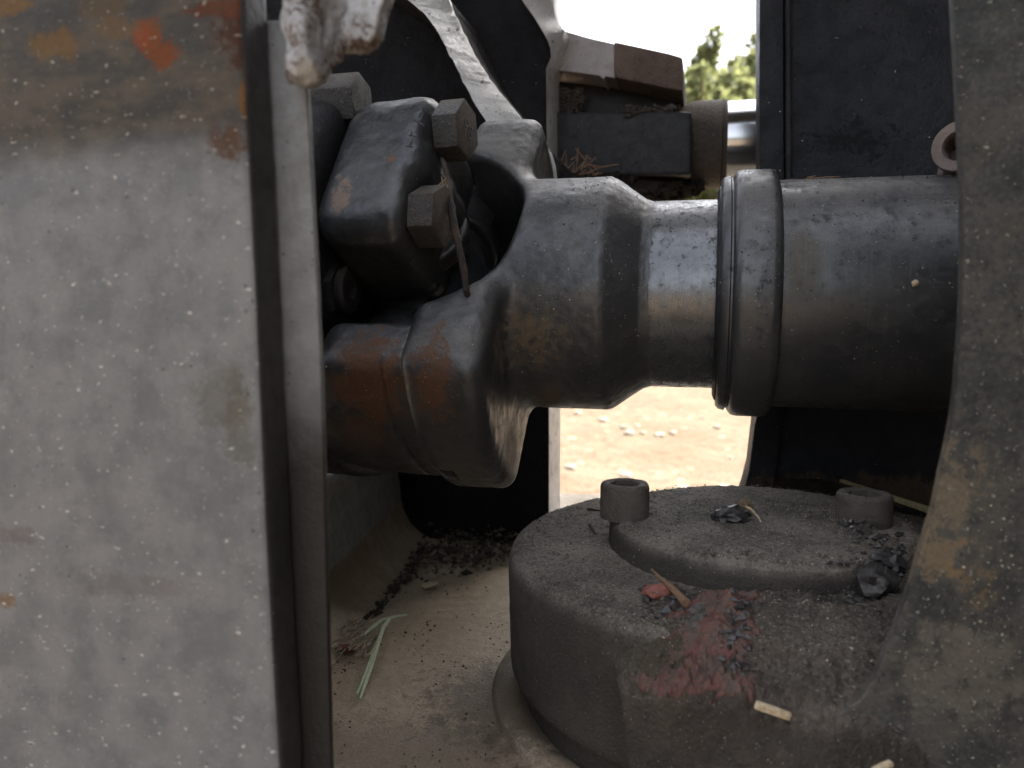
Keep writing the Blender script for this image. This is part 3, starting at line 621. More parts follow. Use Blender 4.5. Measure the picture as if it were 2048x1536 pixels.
# ------------------------------------------------------------------ floor plate, low wall and dark frame behind
fp = thing('floor_plate', (.05, .45, -.20), 'dusty beige steel floor plate under the round cover', 'floor plate')
n = 110; gx = np.linspace(-.20, .42, n); gy = np.linspace(.14, .80, n); X, Y = np.meshgrid(gx, gy, indexing='ij'); Z = -.195+.0012*fbm(np.stack([X, Y, X*0], -1)*18, 3, 5)
i = np.arange(n*n).reshape(n, n); fq = np.stack([i[:-1, :-1], i[1:, :-1], i[1:, 1:], i[:-1, 1:]], -1).reshape(-1, 4)
mesh_obj('plate', np.stack([X, Y, Z], -1).reshape(-1, 3), fq, M_floor, fp, sharp=0)
DD = Vector((.117, .993, 0)).normalized(); LL = Vector((-.993, .117, 0)).normalized()
W0 = Vector((-.092, .50, 0))
def wpnt(l, z, d): return W0+LL*l+DD*d+Vector((0, 0, z))
lw = thing('low_wall', W0+Vector((-.02, 0, -.195)), 'low blue grey steel wall rising from the floor plate under the joint', 'wall plate')
sec = [(.020, -.168), (.0215, -.150), (.023, -.140), (.0205, -.132), (.0235, -.122), (.021, -.113), (.024, -.107), (.040, -.105), (.042, -.20), (.020, -.20)]
mesh_obj('wall_plate', *prism([wpnt(l, z, -.20) for l, z in sec], DD*.36, .0012, 2), M_wall, lw, sharp=50)
sec = [(-.006, -.1958), (.002, -.1915), (.012, -.183), (.019, -.171), (.0195, -.166), (.0235, -.164), (.0235, -.1985), (-.006, -.1985)]
fil = [[wpnt(l+.0012*fbm(np.array([[l*60, z*60, d*40]]), 3, 4)[0], z+.001*fbm(np.array([[l*60, z*60+9, d*60]]), 3, 7)[0], d) for l, z in sec] for d in np.linspace(-.2, .16, 70)]
vs = [v for r in fil for v in r]; m = len(sec); fs = [[k*m+j, k*m+(j+1) % m, (k+1)*m+(j+1) % m, (k+1)*m+j] for k in range(69) for j in range(m)]
mesh_obj('weld_fillet', vs, fs, M_floor, lw, sharp=60)
# dark frame plate behind the joint
BP0 = at(1095, 600, .62)
bf = thing('back_frame_plate', onp(900, 1130, BP0, n14), 'dark painted frame plate behind the joint with a pale worn right edge', 'steel plate')
rb = [(1040, -120), (1044, 0), (1056, 16), (1067, 32), (1078, 50), (1088, 67), (1096, 82), (1101, 97), (1102, 114), (1092, 138), (1093, 240), (1095, 350), (1097, 600), (1098, 830), (1098, 1180)]
mesh_obj('plate', *prism([onp(x, y, BP0, n14) for x, y in rb]+[onp(420, 1180, BP0, n14), onp(420, -120, BP0, n14)], b14*.03, .001, 2), M_frame, bf, sharp=50)
re_ = [(1100, -120), (1105, 0), (1108, 16), (1111, 32), (1119, 50), (1130, 62), (1122, 85), (1114, 104), (1111, 120), (1104, 145), (1104, 240), (1106, 350), (1107, 600), (1107, 830), (1106, 1180)]
mesh_obj('worn_edge', *strip_prism([onp(x, y, BP0+n14*.012, n14) for x, y in rb], [onp(x, y, BP0-n14*.004, n14) for x, y in re_], b14*.030), M_edge, bf, sharp=60)
# gusset with an arched edge
GP0 = at(950, 200, .52)
gl = [(640, -110), (700, -75), (760, -40), (818, 0), (853, 32), (879, 70), (900, 111), (920, 149), (944, 199), (976, 249), (1010, 292), (1050, 335), (1080, 372), (1085, 420)]
gr = [(640, -170), (760, -120), (850, -60), (897, 0), (917, 47), (941, 94), (958, 125), (976, 155), (1017, 205), (1058, 258), (1085, 286), (1102, 305), (1110, 330), (1120, 420)]
def jit(l, j): return [(x+random.uniform(-j, j), y+random.uniform(-j, j)) for x, y in l]
gu = thing('arched_gusset', onp(1080, 400, GP0, n14), 'arched steel gusset with a bright worn edge slanting down behind the joint', 'gusset')
def dens(l, k=4): return [(l[i][0]+(l[i+1][0]-l[i][0])*j/k, l[i][1]+(l[i+1][1]-l[i][1])*j/k) for i in range(len(l)-1) for j in range(k)]+[l[-1]]
GL = [onp(x, y, GP0, n14) for x, y in jit(dens(gl), 1.3)]; GR = [onp(x, y, GP0+b14*.016, n14) for x, y in jit(dens(gr), 1.3)]
mesh_obj('worn_edge', *strip_prism(GL, GR, b14*.004), M_edge, gu, sharp=60)
mesh_obj('web', *strip_prism([p+b14*.0045 for p in GL], [p+b14*.0045 for p in GR], b14*.075), M_frame, gu, sharp=50)

# ------------------------------------------------------------------ lug and steering cylinder behind
LG0 = at(1230, 120, .63)
lg = thing('steel_lug', onp(1230, 160, LG0, n14), 'brown forged steel lug jutting out above the cylinder rod end', 'lug')
mesh_obj('arm', *prism([onp(x, y, LG0, n14) for x, y in [(1106, 60), (1128, 61), (1180, 76), (1232, 88), (1232, 157), (1210, 152), (1208, 160), (1200, 152), (1160, 146), (1100, 140)]], b14*.12, .0018, 3), M_lug2, lg, sharp=50)
mesh_obj('end_block', *prism([onp(x, y, LG0, n14)+n14*.004 for x, y in [(1229, 86), (1290, 99), (1340, 110), (1366, 118), (1366, 184), (1330, 178), (1280, 167), (1245, 160), (1229, 156)]], b14*.12, .002, 3), M_lug, lg, sharp=50)
hy = thing('steering_cylinder', at(1300, 400, .66), 'hydraulic cylinder with black rod end and polished rod behind the drive shaft', 'hydraulic cylinder')
HC0 = at(1260, 286, .63)
mesh_obj('rod_end', *prism([onp(x, y, HC0, n14) for x, y in [(1098, 224), (1383, 222), (1384, 290), (1383, 350), (1098, 352)]], b14*.06, .003, 3), M_black, hy, sharp=50)
mesh_obj('pin_boss', *prism([onp(x, y, HC0+b14*.03, n14) for x, y in [(1106, 160), (1240, 168), (1358, 192), (1358, 232), (1106, 236)]], b14*.09, .002, 2), M_black, hy, sharp=50)
HA = at(1404, 291, .66); k_ = .66/F
gp_ = [(-.028, .018), (-.0275, .0235), (-.018, .030), (-.010, .0345), (-.004, .0352), (.0155, .0352), (.016, .0340), (.0170, .0340), (.0175, .0352), (.0195, .0350), (.0200, .0325)]
mesh_obj('gland', *lathe(gp_, HA, a14, TN, Vector((0, 0, 1)), 72), M_gland, hy, sharp=40)
mesh_obj('rod', *lathe([(.018, .0335), (.25, .0335)], HA, a14, TN, Vector((0, 0, 1)), 72), M_rod, hy, sharp=40)
def dm(P):
    c = np.array(at(1250, 372, .66)); q = (P-c)/np.array([.058, .03, .016]); return (np.linalg.norm(q, axis=-1)-1)*.014 + .006*fbm(P*60, 4, 3)+.003*fbm(P*250, 3, 6)
c = np.array(at(1250, 372, .66)); V, Fc = surfnet(dm, c-np.array([.075, .045, .03]), c+np.array([.075, .045, .03]), .0016, 1)
tag(mesh_obj('dirt_mass', V, Fc, M_dirt, sharp=0), 'dark mass of packed dirt clinging under the cylinder rod end', 'dirt')

# ------------------------------------------------------------------ right post
PP0 = at(1540, 600, .50)
po = thing('frame_post', onp(1700, 1200, PP0, n14), 'dark blue grey steel frame post behind the drive shaft tube', 'post')
pl = [(1519, -100), (1519, 120), (1519, 360), (1521, 600), (1518, 815), (1509, 850), (1503, 900), (1498, 940), (1488, 980), (1470, 1030)]
prr = [(1567, -100), (1567, 120), (1568, 360), (1569, 600), (1568, 815), (1562, 850), (1557, 900), (1552, 940), (1545, 980), (1530, 1030)]
mesh_obj('flange', *prism([onp(x, y, PP0, n14) for x, y in pl+prr[::-1]], b14*.04, .0012, 2), M_post, po, sharp=50)
mesh_obj('web', *prism([onp(x, y, PP0, n14)+b14*.014 for x, y in [(1540, -110), (2350, -110), (2350, 1240), (1500, 1240), (1540, 1000), (1560, 820)]], b14*.012, .001, 2), M_post, po, sharp=50)
mesh_obj('corner_fillet', *prism([onp(x, y, PP0, n14)+b14*.0145 for x, y in [(1571, -100), (1585, -100), (1590, 815), (1573, 815)]], n14*.006, .0028, 3), M_black, po, sharp=70)
# yellow strip lying on the ledge behind the right cap screw
e0, e1 = at(1672, 962, .505), at(1880, 1036, .425)
d = (e1-e0).normalized(); up = Vector((0, 0, 1)); 
tag(mesh_obj('straw_strip', *prism([e0, e1, e1+up*.0042, e0+up*.0022], b14*.004, .0006, 2), M_straw), 'long pale yellow straw strip lying behind the right cap screw', 'straw')
tag(mesh_obj('support_ledge', *prism([onp(x, y, PP0, n14)+n14*.002 for x, y in [(1545, 965), (1660, 968), (1760, 1010), (1900, 1058), (2300, 1090), (2300, 1300), (1500, 1300)]], n14*-.02, .002, 2), M_dirt), 'dirt caked ledge at the foot of the frame post behind the round cover', 'ledge')
# threaded boss on the shaft's flange
bx_ = Vector((-.70, -.70, .12)).normalized(); b1_ = Vector((0, 0, 1)); b1_ = (b1_-bx_*b1_.dot(bx_)).normalized(); b2_ = bx_.cross(b1_)
bs = at(1917, 291, .372)
bo = thing('threaded_boss', bs+Vector((.006, .008, -.02)), 'rusty threaded steel boss standing above the shaft tube beside the curved plate', 'boss')
mesh_obj('ring', *lathe([(-.030, .0062), (-.030, .0122), (-.001, .0122), (0, .0116), (0, .0072)]+[(-.0012*k-.0006*(k % 2), .0066 if k % 2 else .0072) for k in range(1, 14)], bs, bx_, b1_, b2_, 48, True), M_bush, bo, sharp=35)
mesh_obj('bracket', *prism([at(x, y, .385) for x, y in [(1880, 365), (1893, 318), (1905, 300), (1990, 300), (1990, 375)]], b14*.012, .0012, 2), M_bush, bo, sharp=40)

# ------------------------------------------------------------------ unseen plates added above and to the right to block sun and sky
M_blocker = steel('blocker_paint', (.05, .05, .05), (.07, .065, .06), .7, size=6, rust_lo=.75)
hb = thing('light_blockers', (.3, .8, .7), 'unseen dark plates added above and beside the joint to shade it', 'light blocker')
mesh_obj('roof_blocker', *prism([Vector((-.9, .34, .42)), Vector((.9, .34, .42)), Vector((.9, .59, .44)), Vector((-.9, .59, .44))], Vector((0, 0, .03)), .002, 1), M_blocker, hb)
mesh_obj('sun_blocker', *prism([Vector((.55, -1.6, -.6)), Vector((.60, 1.2, -.6)), Vector((.60, 1.2, 1.9)), Vector((.55, -1.6, 1.9))], Vector((.04, 0, 0)), .002, 1), M_blocker, hb)

# ------------------------------------------------------------------ round cover with cap screws
DC = Vector((.1235, .378, 0)); ZU = Vector((0, 0, 1)); XE = Vector((1, 0, 0)); YE = Vector((0, 1, 0))
cv = thing('round_cover', DC+Vector((0, 0, -.193)), 'thick round iron cover coated in grit with a raised centre plate', 'cover')
def ring_mesh(prof, n, amp, fr, seed):
    vs, fs = lathe(prof, DC, ZU, XE, YE, n); v = np.array([tuple(x) for x in vs])
    v[:, 2] += amp*fbm(v*fr, 4, seed); r = v[:, :2]-np.array(DC)[:2]; v[:, :2] += r*(.25*amp/.125*fbm(v*fr*.7+9, 3, seed+5))[:, None]*2; return v, fs
prof = [(DZ, .064)]+[(DZ, .064+.0007*k) for k in range(1, 79)]+[(DZ-.0006, .1195), (DZ-.002, .1222), (DZ-.0042, .1240), (DZ-.0072, .1250)]+[(DZ-.0072-.0036*k, .1252-.00008*k) for k in range(1, 15)]+[(-.1785, .1225), (-.181, .117), (-.1975, .1165)]
v, f_ = ring_mesh(prof, 900, .0008, 330, 3); mesh_obj('cover_disc', v, f_, M_disc, cv, sharp=60)
ZI = -.1035
prof = [(ZI, .002)]+[(ZI, .002+.0009*k) for k in range(1, 74)]+[(ZI-.0005, .0695), (ZI-.0022, .0725), (ZI-.0035, .0738), (ZI-.008, .0742), (DZ-.003, .0746)]
v, f_ = ring_mesh(prof, 560, .0008, 330, 8); mesh_obj('raised_plate', v, f_, M_disc, cv, sharp=60)
v, f_ = lathe([(-.1965, .112), (-.1915, .119), (-.1905, .127), (-.1912, .131), (-.1940, .1335), (-.1975, .134)], DC, ZU, XE, YE, 160); mesh_obj('seat_ring', v, f_, M_floor, cv, sharp=50)
def screw(px, py, R, H):
    c = atz(px, py, ZI); c = Vector((c.x, c.y, 0)); n = 120; vs = []; fs = []
    prof = [(ZI-.001, R), (ZI+.0006, R), (ZI+.0012, R), (ZI+H-.0022, R), (ZI+H-.0008, R*.975), (ZI+H, R*.92), (ZI+H+.0001, R*.72), (ZI+H-.0004, R*.60), (ZI+H-.0075, R*.57), (ZI+H-.0076, .0004)]
    for i, (z, r) in enumerate(prof):
        for k in range(n):
            a = 2*math.pi*k/n; rr = r
            if 1 <= i <= 3: rr = r*(1.012 if k % 2 else .988)
            if 7 <= i <= 8: rr = r*(.866/math.cos((a % (math.pi/3))-math.pi/6))*1.08
            vs.append((c.x+rr*math.cos(a), c.y+rr*math.sin(a), z))
    for i in range(len(prof)-1):
        for k in range(n): fs.append([i*n+k, i*n+(k+1) % n, (i+1)*n+(k+1) % n, (i+1)*n+k])
    v = np.array(vs); v += .0003*np.stack([fbm(v*300, 3, 1), fbm(v*300, 3, 2), fbm(v*300, 3, 3)], 1)
    mesh_obj('cap_screw', v, fs, M_screw, cv, sharp=50); return c
SC1 = screw(1249, 1030, .0120, .0165); SC2 = screw(1727, 1046, .0126, .0150)

# gritty grease packed over the front of the cover
def mud_z(x, y):
    dx, dy = x-DC.x, y-DC.y; r = np.sqrt(dx*dx+dy*dy); th = np.degrees(np.arctan2(dy, dx))     # -90 = towards the camera
    P = np.stack([x, y, x*0], -1)
    n1 = fbm(P*38, 4, 11); n2 = fbm(P*150, 5, 12)
    # how much is packed on: front and right, nothing at the back and the left
    amt = np.clip((th+148)/30, 0, 1)*np.clip((42-th)/25, 0, 1); amt = np.where(th > 60, 0, amt)
    n3 = fbm(P*620, 3, 14)
    base = np.where(r < .120, -.1080-(r-.074)*.165, -.1156-(r-.120)*.95)-np.clip(r-.141, 0, 1)*3.0
    base = base-.0105*np.clip((-66-th)/22, 0, 1)*np.clip((.094-r)/.012, 0, 1)
    z = base+.0022*n1+.0019*n2+.0007*n3+np.clip((r-.118)/.01, 0, 1)*(.0022*n2+.0016*n3)-.003*np.exp(-((r-.121-.008*n1)/.003)**2)*np.clip((th+100)/20, 0, 1)
    # clods at the right end of the raised plate
    for (cx, cy, rr, hh) in [(1715, 1115, .011, .010), (1745, 1150, .010, .010), (1690, 1150, .012, .006), (1460, 1250, .006, .005), (1480, 1330, .010, .0045), (1345, 1200, .006, .004), (1560, 1190, .02, .003)]:
        c = atz(cx, cy, DZ); q = np.exp(-(((x-c.x)**2+(y-c.y)**2)/rr**2)); z = z+hh*q*(1+.6*n2)
    z = np.minimum(z, ZI+.004+.001*n2)
    am2 = np.clip((th+134)/9, 0, 1)*np.clip((42-th)/25, 0, 1); amt = np.where(r > .119, np.minimum(amt, am2), amt)
    edge = (1-amt)*.013
    return z-edge, r, th, amt
n1_, n2_ = 190, 640
rr = np.linspace(.066, .150, n1_); tt = np.radians(np.linspace(-150, 50, n2_)); Rr, Tt = np.meshgrid(rr, tt, indexing='ij'); _t = np.degrees(Tt); _a = np.clip((_t+137)/16, 0, 1)*np.clip((46-_t)/25, 0, 1); _a = _a*_a*(3-2*_a); Rr = np.where(Rr > .119, .119+(Rr-.119)*_a, Rr); X = DC.x+Rr*np.cos(Tt); Y = DC.y+Rr*np.sin(Tt)
Z, _, _, amt = mud_z(X, Y)
v = np.stack([X, Y, Z], -1).reshape(-1, 3); i = np.arange(n1_*n2_).reshape(n1_, n2_); fq = np.stack([i[:-1, :-1], i[1:, :-1], i[1:, 1:], i[:-1, 1:]], -1).reshape(-1, 4)
keep = (amt.reshape(-1)[fq] > .02).all(1)
mo = mesh_obj('grease_crust', v, fq[keep], M_mud, sharp=0); tag(mo, 'gritty dark grease crust with a torn red patch on the front of the round cover', 'grease', kind='stuff')

# torn red rubbery skin stuck on the crust
def flake_mat():
    s = NT('torn_red_skin'); n1 = s.noise(9, 5, .65); n2 = s.noise(3, 4, .7, (7, 7, 7)); n4 = s.noise(1.1, 3, .7)
    c = s.mix(s.step(n1, .40, .62), (.105, .038, .029), (.15, .066, .036)); c = s.mix(s.step(s.noise(13, 4, .6, (50, 2, 8)), .57, .63), c, (.085, .085, .082)); c = s.mix(s.math('MULTIPLY', s.step(n2, .5, .68), .7), c, (.09, .03, .026))
    c = s.mix(s.math('MULTIPLY', s.specks(1.1, .3, .2), .7), c, (.4, .34, .27)); c = s.mix(s.math('MULTIPLY', s.step(s.math('ADD', s.math('MULTIPLY', n4, .5), s.math('MULTIPLY', n1, .5)), .45, .54), .9), c, (.05, .038, .032))
    return s.out(c, .6, 0, s.bump(s.math('ADD', n2, s.math('MULTIPLY', n4, .5)), .0012, .9))
M_flake = flake_mat()
def flakes():
    h = .00055; xs = np.arange(.03, .125, h); ys = np.arange(.225, .335, h); X, Y = np.meshgrid(xs, ys, indexing='ij'); Z, r, th, amt = mud_z(X, Y); P = np.stack([X, Y, X*0], -1)
    fld = np.full(X.shape, -9.0)
    for (px, py, rx, ry) in [(1440, 1235, .017, .009), (1425, 1290, .016, .013), (1385, 1330, .018, .011), (1330, 1345, .013, .007), (1400, 1385, .016, .008), (1320, 1390, .011, .006), (1440, 1400, .011, .006), (1375, 1235, .008, .005), (1475, 1370, .008, .005), (1500, 1410, .009, .004)]:
        z = np.interp(py, [1180, 1250, 1420], [DZ+.003, DZ-.001, DZ-.012]); c = atz(px, py, float(z)); fld = np.maximum(fld, 1-np.sqrt(((X-c.x)/rx)**2+((Y-c.y)/ry)**2))
    fld = fld-.10-np.clip((r-.137)/.004, 0, 3)+.75*fbm(P*130, 4, 21)+.25*fbm(P*420, 3, 5)
    Zt = Z+.0004+np.clip(fld*3, 0, 1)*.0008+.0008*fbm(P*260, 3, 31)
    m = fld > 0; n, k = X.shape; i = np.arange(n*k).reshape(n, k); ok = m[:-1, :-1] & m[1:, :-1] & m[1:, 1:] & m[:-1, 1:]
    f = np.stack([i[:-1, :-1][ok], i[1:, :-1][ok], i[1:, 1:][ok], i[:-1, 1:][ok]], -1)
    used = np.unique(f); mp = -np.ones(n*k, int); mp[used] = np.arange(len(used)); v = np.stack([X, Y, Zt], -1).reshape(-1, 3)[used]; f = mp[f]
    # give the skin a thickness: lower copy and a rim
    N = len(v); low = v.copy(); low[:, 2] -= .003
    e = np.concatenate([f[:, [0, 1]], f[:, [1, 2]], f[:, [2, 3]], f[:, [3, 0]]]); key = {}
    for a_, b_ in e: key[(a_, b_)] = 1
    rim = [[b_, a_, a_+N, b_+N] for (a_, b_) in key if (b_, a_) not in key]
    o = mesh_obj('red_skin', np.concatenate([v, low]), f.tolist()+rim, M_flake, sharp=50); tag(o, 'torn pinkish red rubbery skin stuck on the grease crust of the round cover', 'rubber scrap')
flakes()

# ------------------------------------------------------------------ loose crumbs and grains
OCT = np.array([[1, 0, 0], [-1, 0, 0], [0, 1, 0], [0, -1, 0], [0, 0, 1], [0, 0, -1]], float)
OF = np.array([[0, 2, 4], [2, 1, 4], [1, 3, 4], [3, 0, 4], [2, 0, 5], [1, 2, 5], [3, 1, 5], [0, 3, 5]])
def crumbs(name, P, size, mat, label, cat, flat=.7):
    N = len(P); J = 1+RNG.uniform(-.45, .45, (N, 6, 1)); L = OCT[None]*J*np.stack([np.ones(N), RNG.uniform(.4, 1, N), RNG.uniform(.4, flat, N)], -1)[:, None, :]
    a = RNG.uniform(0, 6.28, N); ca, sa = np.cos(a), np.sin(a); X = L[..., 0]*ca[:, None]-L[..., 1]*sa[:, None]; Y = L[..., 0]*sa[:, None]+L[..., 1]*ca[:, None]; L = np.stack([X, Y, L[..., 2]+RNG.uniform(-.25, .25, (N, 1))*X], -1)
    v = (P[:, None, :]+L*size[:, None, None]).reshape(-1, 3); f = (OF[None]+6*np.arange(N)[:, None, None]).reshape(-1, 3)
    return tag(mesh_obj(name, v, f, mat, smooth=False), label, cat, kind='stuff')
def cover_top(x, y):
    z, r, th, amt = mud_z(x, y); base = np.where(r < .0735, ZI, np.where(r < .120, DZ, DZ-.004-(r-.12)*8)); return np.maximum(base, np.where(amt > .05, z, -9)), r
def on_cover(N, smin_, smax_, rmax=.121, pw=2.5, dens=None):
    a = RNG.uniform(0, 6.283, N); r = rmax*np.sqrt(RNG.uniform(0, 1, N)); x = DC.x+r*np.cos(a); y = DC.y+r*np.sin(a)
    if dens is not None:
        k = fbm(np.stack([x, y, x*0], -1)*40, 3, dens) > RNG.uniform(-.7, .25, N); x, y = x[k], y[k]
    z, _ = cover_top(x, y); s = smin_+(smax_-smin_)*RNG.uniform(0, 1, len(x))**pw
    return np.stack([x, y, z+s*.15], -1), s
P, s = on_cover(12000, .00014, .0009, pw=4, dens=5); crumbs('grit', P, s, M_grit, 'fine dark grit scattered over the round cover', 'grit')
P, s = on_cover(9000, .00012, .00040, dens=9); crumbs('sand_grains', P, s, M_grain, 'tiny pale sand grains scattered over the round cover', 'sand', .9)
# bigger crumbs along the torn skin and at the broken end of the raised plate
def px_mud(N, boxes, s0, s1, pw=3):
    P = []
    for k in range(N):
        x0, x1, y0, y1 = boxes[k % len(boxes)]; c = atz(RNG.uniform(x0, x1), RNG.uniform(y0, y1), DZ); P.append((c.x, c.y))
    P = np.array(P); z, r = cover_top(P[:, 0], P[:, 1]); sz = s0+(s1-s0)*RNG.uniform(0, 1, N)**pw; k = (r < .134); return np.stack([P[:, 0], P[:, 1], z+sz*.3], -1)[k], sz[k]
P, s = px_mud(900, [(1455, 1500, 1225, 1290), (1440, 1500, 1270, 1330), (1280, 1400, 1180, 1240), (1690, 1800, 1120, 1200), (1650, 1760, 1190, 1230), (1430, 1500, 1320, 1350), (1290, 1420, 990, 1010)], .0005, .0030); crumbs('dirt_crumbs', P, s, M_clod, 'black dirt crumbs gathered along the torn red skin and the broken plate end', 'dirt')
P, s = px_mud(1500, [(1280, 1830, 1160, 1350)], .0003, .0016, 4); crumbs('grit', P, s, M_grit, 'coarse grit bedded in the grease crust', 'grit')
P, s = px_mud(500, [(1280, 1830, 1170, 1350)], .0002, .0007, 3); crumbs('sand_grains', P, s, M_grain, 'pale sand grains bedded in the grease crust', 'sand')
q = RNG.uniform(0, 1, (2600, 2)); P = np.array([onp(1330+a*480, 1446+b*110, RP0, n14) for a, b in q]); P += np.array(n14)*.0001
crumbs('plate_grit', P, .0002+.0009*RNG.uniform(0, 1, 2600)**4, M_grit, 'grit stuck to the lower rim of the curved plate', 'grit'); P = np.array([onp(1330+a*700, 1000+b*560, RP0, n14) for a, b in RNG.uniform(0, 1, (900, 2)) if (b > .85 or a > .85)])
crumbs('plate_grains', P, .00015+.0005*RNG.uniform(0, 1, len(P))**3, M_grain, 'pale grains stuck to the curved plate', 'sand')
def on_floor(N, pxr, pyr, s0, s1, pw=2.5, gate=None):
    x = RNG.uniform(*pxr, N); y = RNG.uniform(*pyr, N); P = np.array([atz(a, b, -.195) for a, b in zip(x, y)]); s = s0+(s1-s0)*RNG.uniform(0, 1, N)**pw
    d = np.hypot(P[:, 0]-DC.x, P[:, 1]-DC.y); k = d > .135
    # stay on the floor side of the weld fillet
    k &= ((P[:, 0]-W0.x)*DD.y-(P[:, 1]-W0.y)*DD.x) > .004
    if gate is not None: k &= gate(x, y, P)
    else: k &= fbm(P*32, 3, 77)*1.4 > RNG.uniform(-.5, .75, N)
    P = P[k]; s = s[k]; P[:, 2] += .0003+s*.2; return P, s
P, s = on_floor(2200, (640, 1040), (1100, 1560), .00012, .0011, 4); crumbs('grit', P, s, M_crumb, 'dark grit scattered on the beige floor plate', 'grit')
P, s = on_floor(1500, (640, 1040), (1120, 1560), .00015, .0012, 4); crumbs('soil_crumbs', P, s, M_crumb2, 'brown soil crumbs scattered on the beige floor plate', 'soil')
def heap(N, s0, s1, pw, seed):
    P, s = on_floor(N, (690, 1060), (1085, 1240), s0, s1, pw, lambda x, y, P: (y < 1122+(1010-x)*.16+RNG.normal(0, 12, len(x))) & (y < 1215) | (np.abs(y-(1290-(x-680)*1.05)) < 18))
    b = fbm(P*40, 3, seed); P[:, 2] += np.maximum(0, (P[:, 1]-.52)*.12+.004*b)*RNG.uniform(0, 1, len(P)); return P, s
P, s = heap(5200, .0005, .0036, 3, 4); crumbs('debris_heap', P, s, M_crumb, 'dark heap of crumbled debris in the corner at the back of the floor plate', 'debris')
P, s = heap(1100, .0005, .0030, 3, 5); crumbs('litter_crumbs', P, s, M_crumb2, 'brown crumbs of litter mixed into the dark heap on the floor plate', 'debris')
def shaft_pts(N):                                   # specks resting on the shaft's upper side
    s = RNG.uniform(-.155, .045, N); a = np.radians(RNG.normal(40, 38, N)); r = np.where(s > -.0375, .0583, np.where(s > -.0565, .0640, R_of(s)))+.00005
    k = (s < -.066) | (s > -.0565); s, a, r = s[k], a[k], r[k]
    return np.array([swh(x, R*math.cos(b), R*math.sin(b)) for x, b, R in zip(s, a, r)])
P = shaft_pts(1500); crumbs('dust_grains', P, .00010+.00034*RNG.uniform(0, 1, len(P))**3, M_grain, 'tiny pale dust grains stuck to the drive shaft', 'dust', .8)
P = shaft_pts(700); crumbs('grit', P, .00012+.0005*RNG.uniform(0, 1, len(P))**3, M_crumb, 'dark grit specks stuck to the drive shaft', 'grit', .8)
# litter on top of the shaft behind the collar
tw = []
for k in range(14):
    s0 = random.uniform(-.034, -.012); h = .0588; w = random.uniform(-.004, .006); p = swh(s0, w, h); tw.append(tube([p, p+AX*random.uniform(.003, .010)+HU*random.uniform(-.0002, .0012)], [.0005, .0002], 5))
tag(mesh_obj('bark_litter', *merge(*tw), M_twig), 'small dark bark shreds lying on the shaft tube behind the collar', 'litter', kind='stuff')

# ------------------------------------------------------------------ single pieces of litter
def lump(name, c, r, seed, mat, label, cat, sq=.7, sub=3, amp=.45, stretch=(1, 1, 1)):
    bm = bmesh.new(); bmesh.ops.create_icosphere(bm, subdivisions=sub, radius=1); P = np.array([v.co for v in bm.verts]); k = 1+amp*fbm(P*1.7+seed, 4, seed)+.25*fbm(P*5+seed, 3, seed+4)
    for v, kk in zip(bm.verts, k): v.co = Vector(c)+Vector((v.co.x*r*kk*stretch[0], v.co.y*r*kk*stretch[1], v.co.z*r*sq*kk))
    vs, fs = bm_out(bm); return tag(mesh_obj(name, vs, fs, mat, sharp=45), label, cat)
c = atz(1462, 1042, ZI); lump('dirt_clod', c+Vector((0, 0, .0025)), .0062, 3, M_clod, 'black crumbling dirt clod in the middle of the raised centre plate', 'clod', .75, 3, .6, (1.4, .9, 1))
c = atz(1490, 1030, ZI); lump('dirt_clod', c+Vector((0, 0, .0045)), .0036, 8, M_crumb2, 'small brown dirt clod leaning on the black clod in the centre plate', 'clod', 1.0, 3, .5)
c = atz(1330, 1000, DZ); lump('dirt_clod', c+Vector((0, .004, .002)), .0034, 12, M_clod, 'small black clod on the cover beside the left cap screw', 'clod', .6, 3, .5, (1.8, 1, 1))
c = atz(1740, 1150, ZI); lump('grease_clod', c+Vector((.004, .004, -.0035)), .0085, 21, M_clod, 'wet black grease clod at the broken right end of the raised plate', 'grease', .8, 3, .5, (.9, 1, 1))
c = atz(1770, 1120, ZI); lump('grease_clod', c+Vector((.002, .002, -.003)), .0062, 27, M_clod, 'small wet black grease clod behind the bigger grease clod near the right cap screw', 'grease', .8, 3, .6)
c = atz(1695, 1165, DZ+.004); lump('grease_clod', c+Vector((0, 0, .001)), .0052, 33, M_clod, 'cracked dark grease clod below the broken end of the raised plate', 'grease', .9, 3, .6, (1.3, 1, 1))
c = atz(1322, 1188, DZ+.003); lump('red_lump', c+Vector((0, 0, .0012)), .0048, 5, M_red, 'dull red rubbery lump on the grit below the raised plate', 'lump', .6, 3, .35, (1.5, .8, 1))
c = atz(1385, 1200, DZ+.003); lump('soil_lump', c+Vector((.001, 0, .001)), .0042, 15, M_mud, 'dark soil lump beside the dull red lump', 'lump', .7, 3, .5, (1.4, .9, 1))
p0, p1, p2, p3 = [atz(x, y, DZ+.006)+Vector((0, 0, z)) for x, y, z in ((1303, 1148, .002), (1325, 1168, .0015), (1345, 1182, .001), (1372, 1206, 0))]
tag(mesh_obj('twig', *tube([p0, p1, p2, p3], [.0005, .0008, .0013, .0018], 8), M_twig), 'small curved brown twig lying over the dull red lump', 'twig')
p0, p1 = atz(1490, 1012, ZI+.008), atz(1522, 1044, ZI+.001); tag(mesh_obj('twig', *tube([p0, p0.lerp(p1, .35)+Vector((0, 0, .0012)), p0.lerp(p1, .7)+Vector((.0008, 0, .0004)), p1], [.0005, .0007, .0005, .0003], 6), M_chip), 'pale stick poking out of the black clod on the centre plate', 'twig')
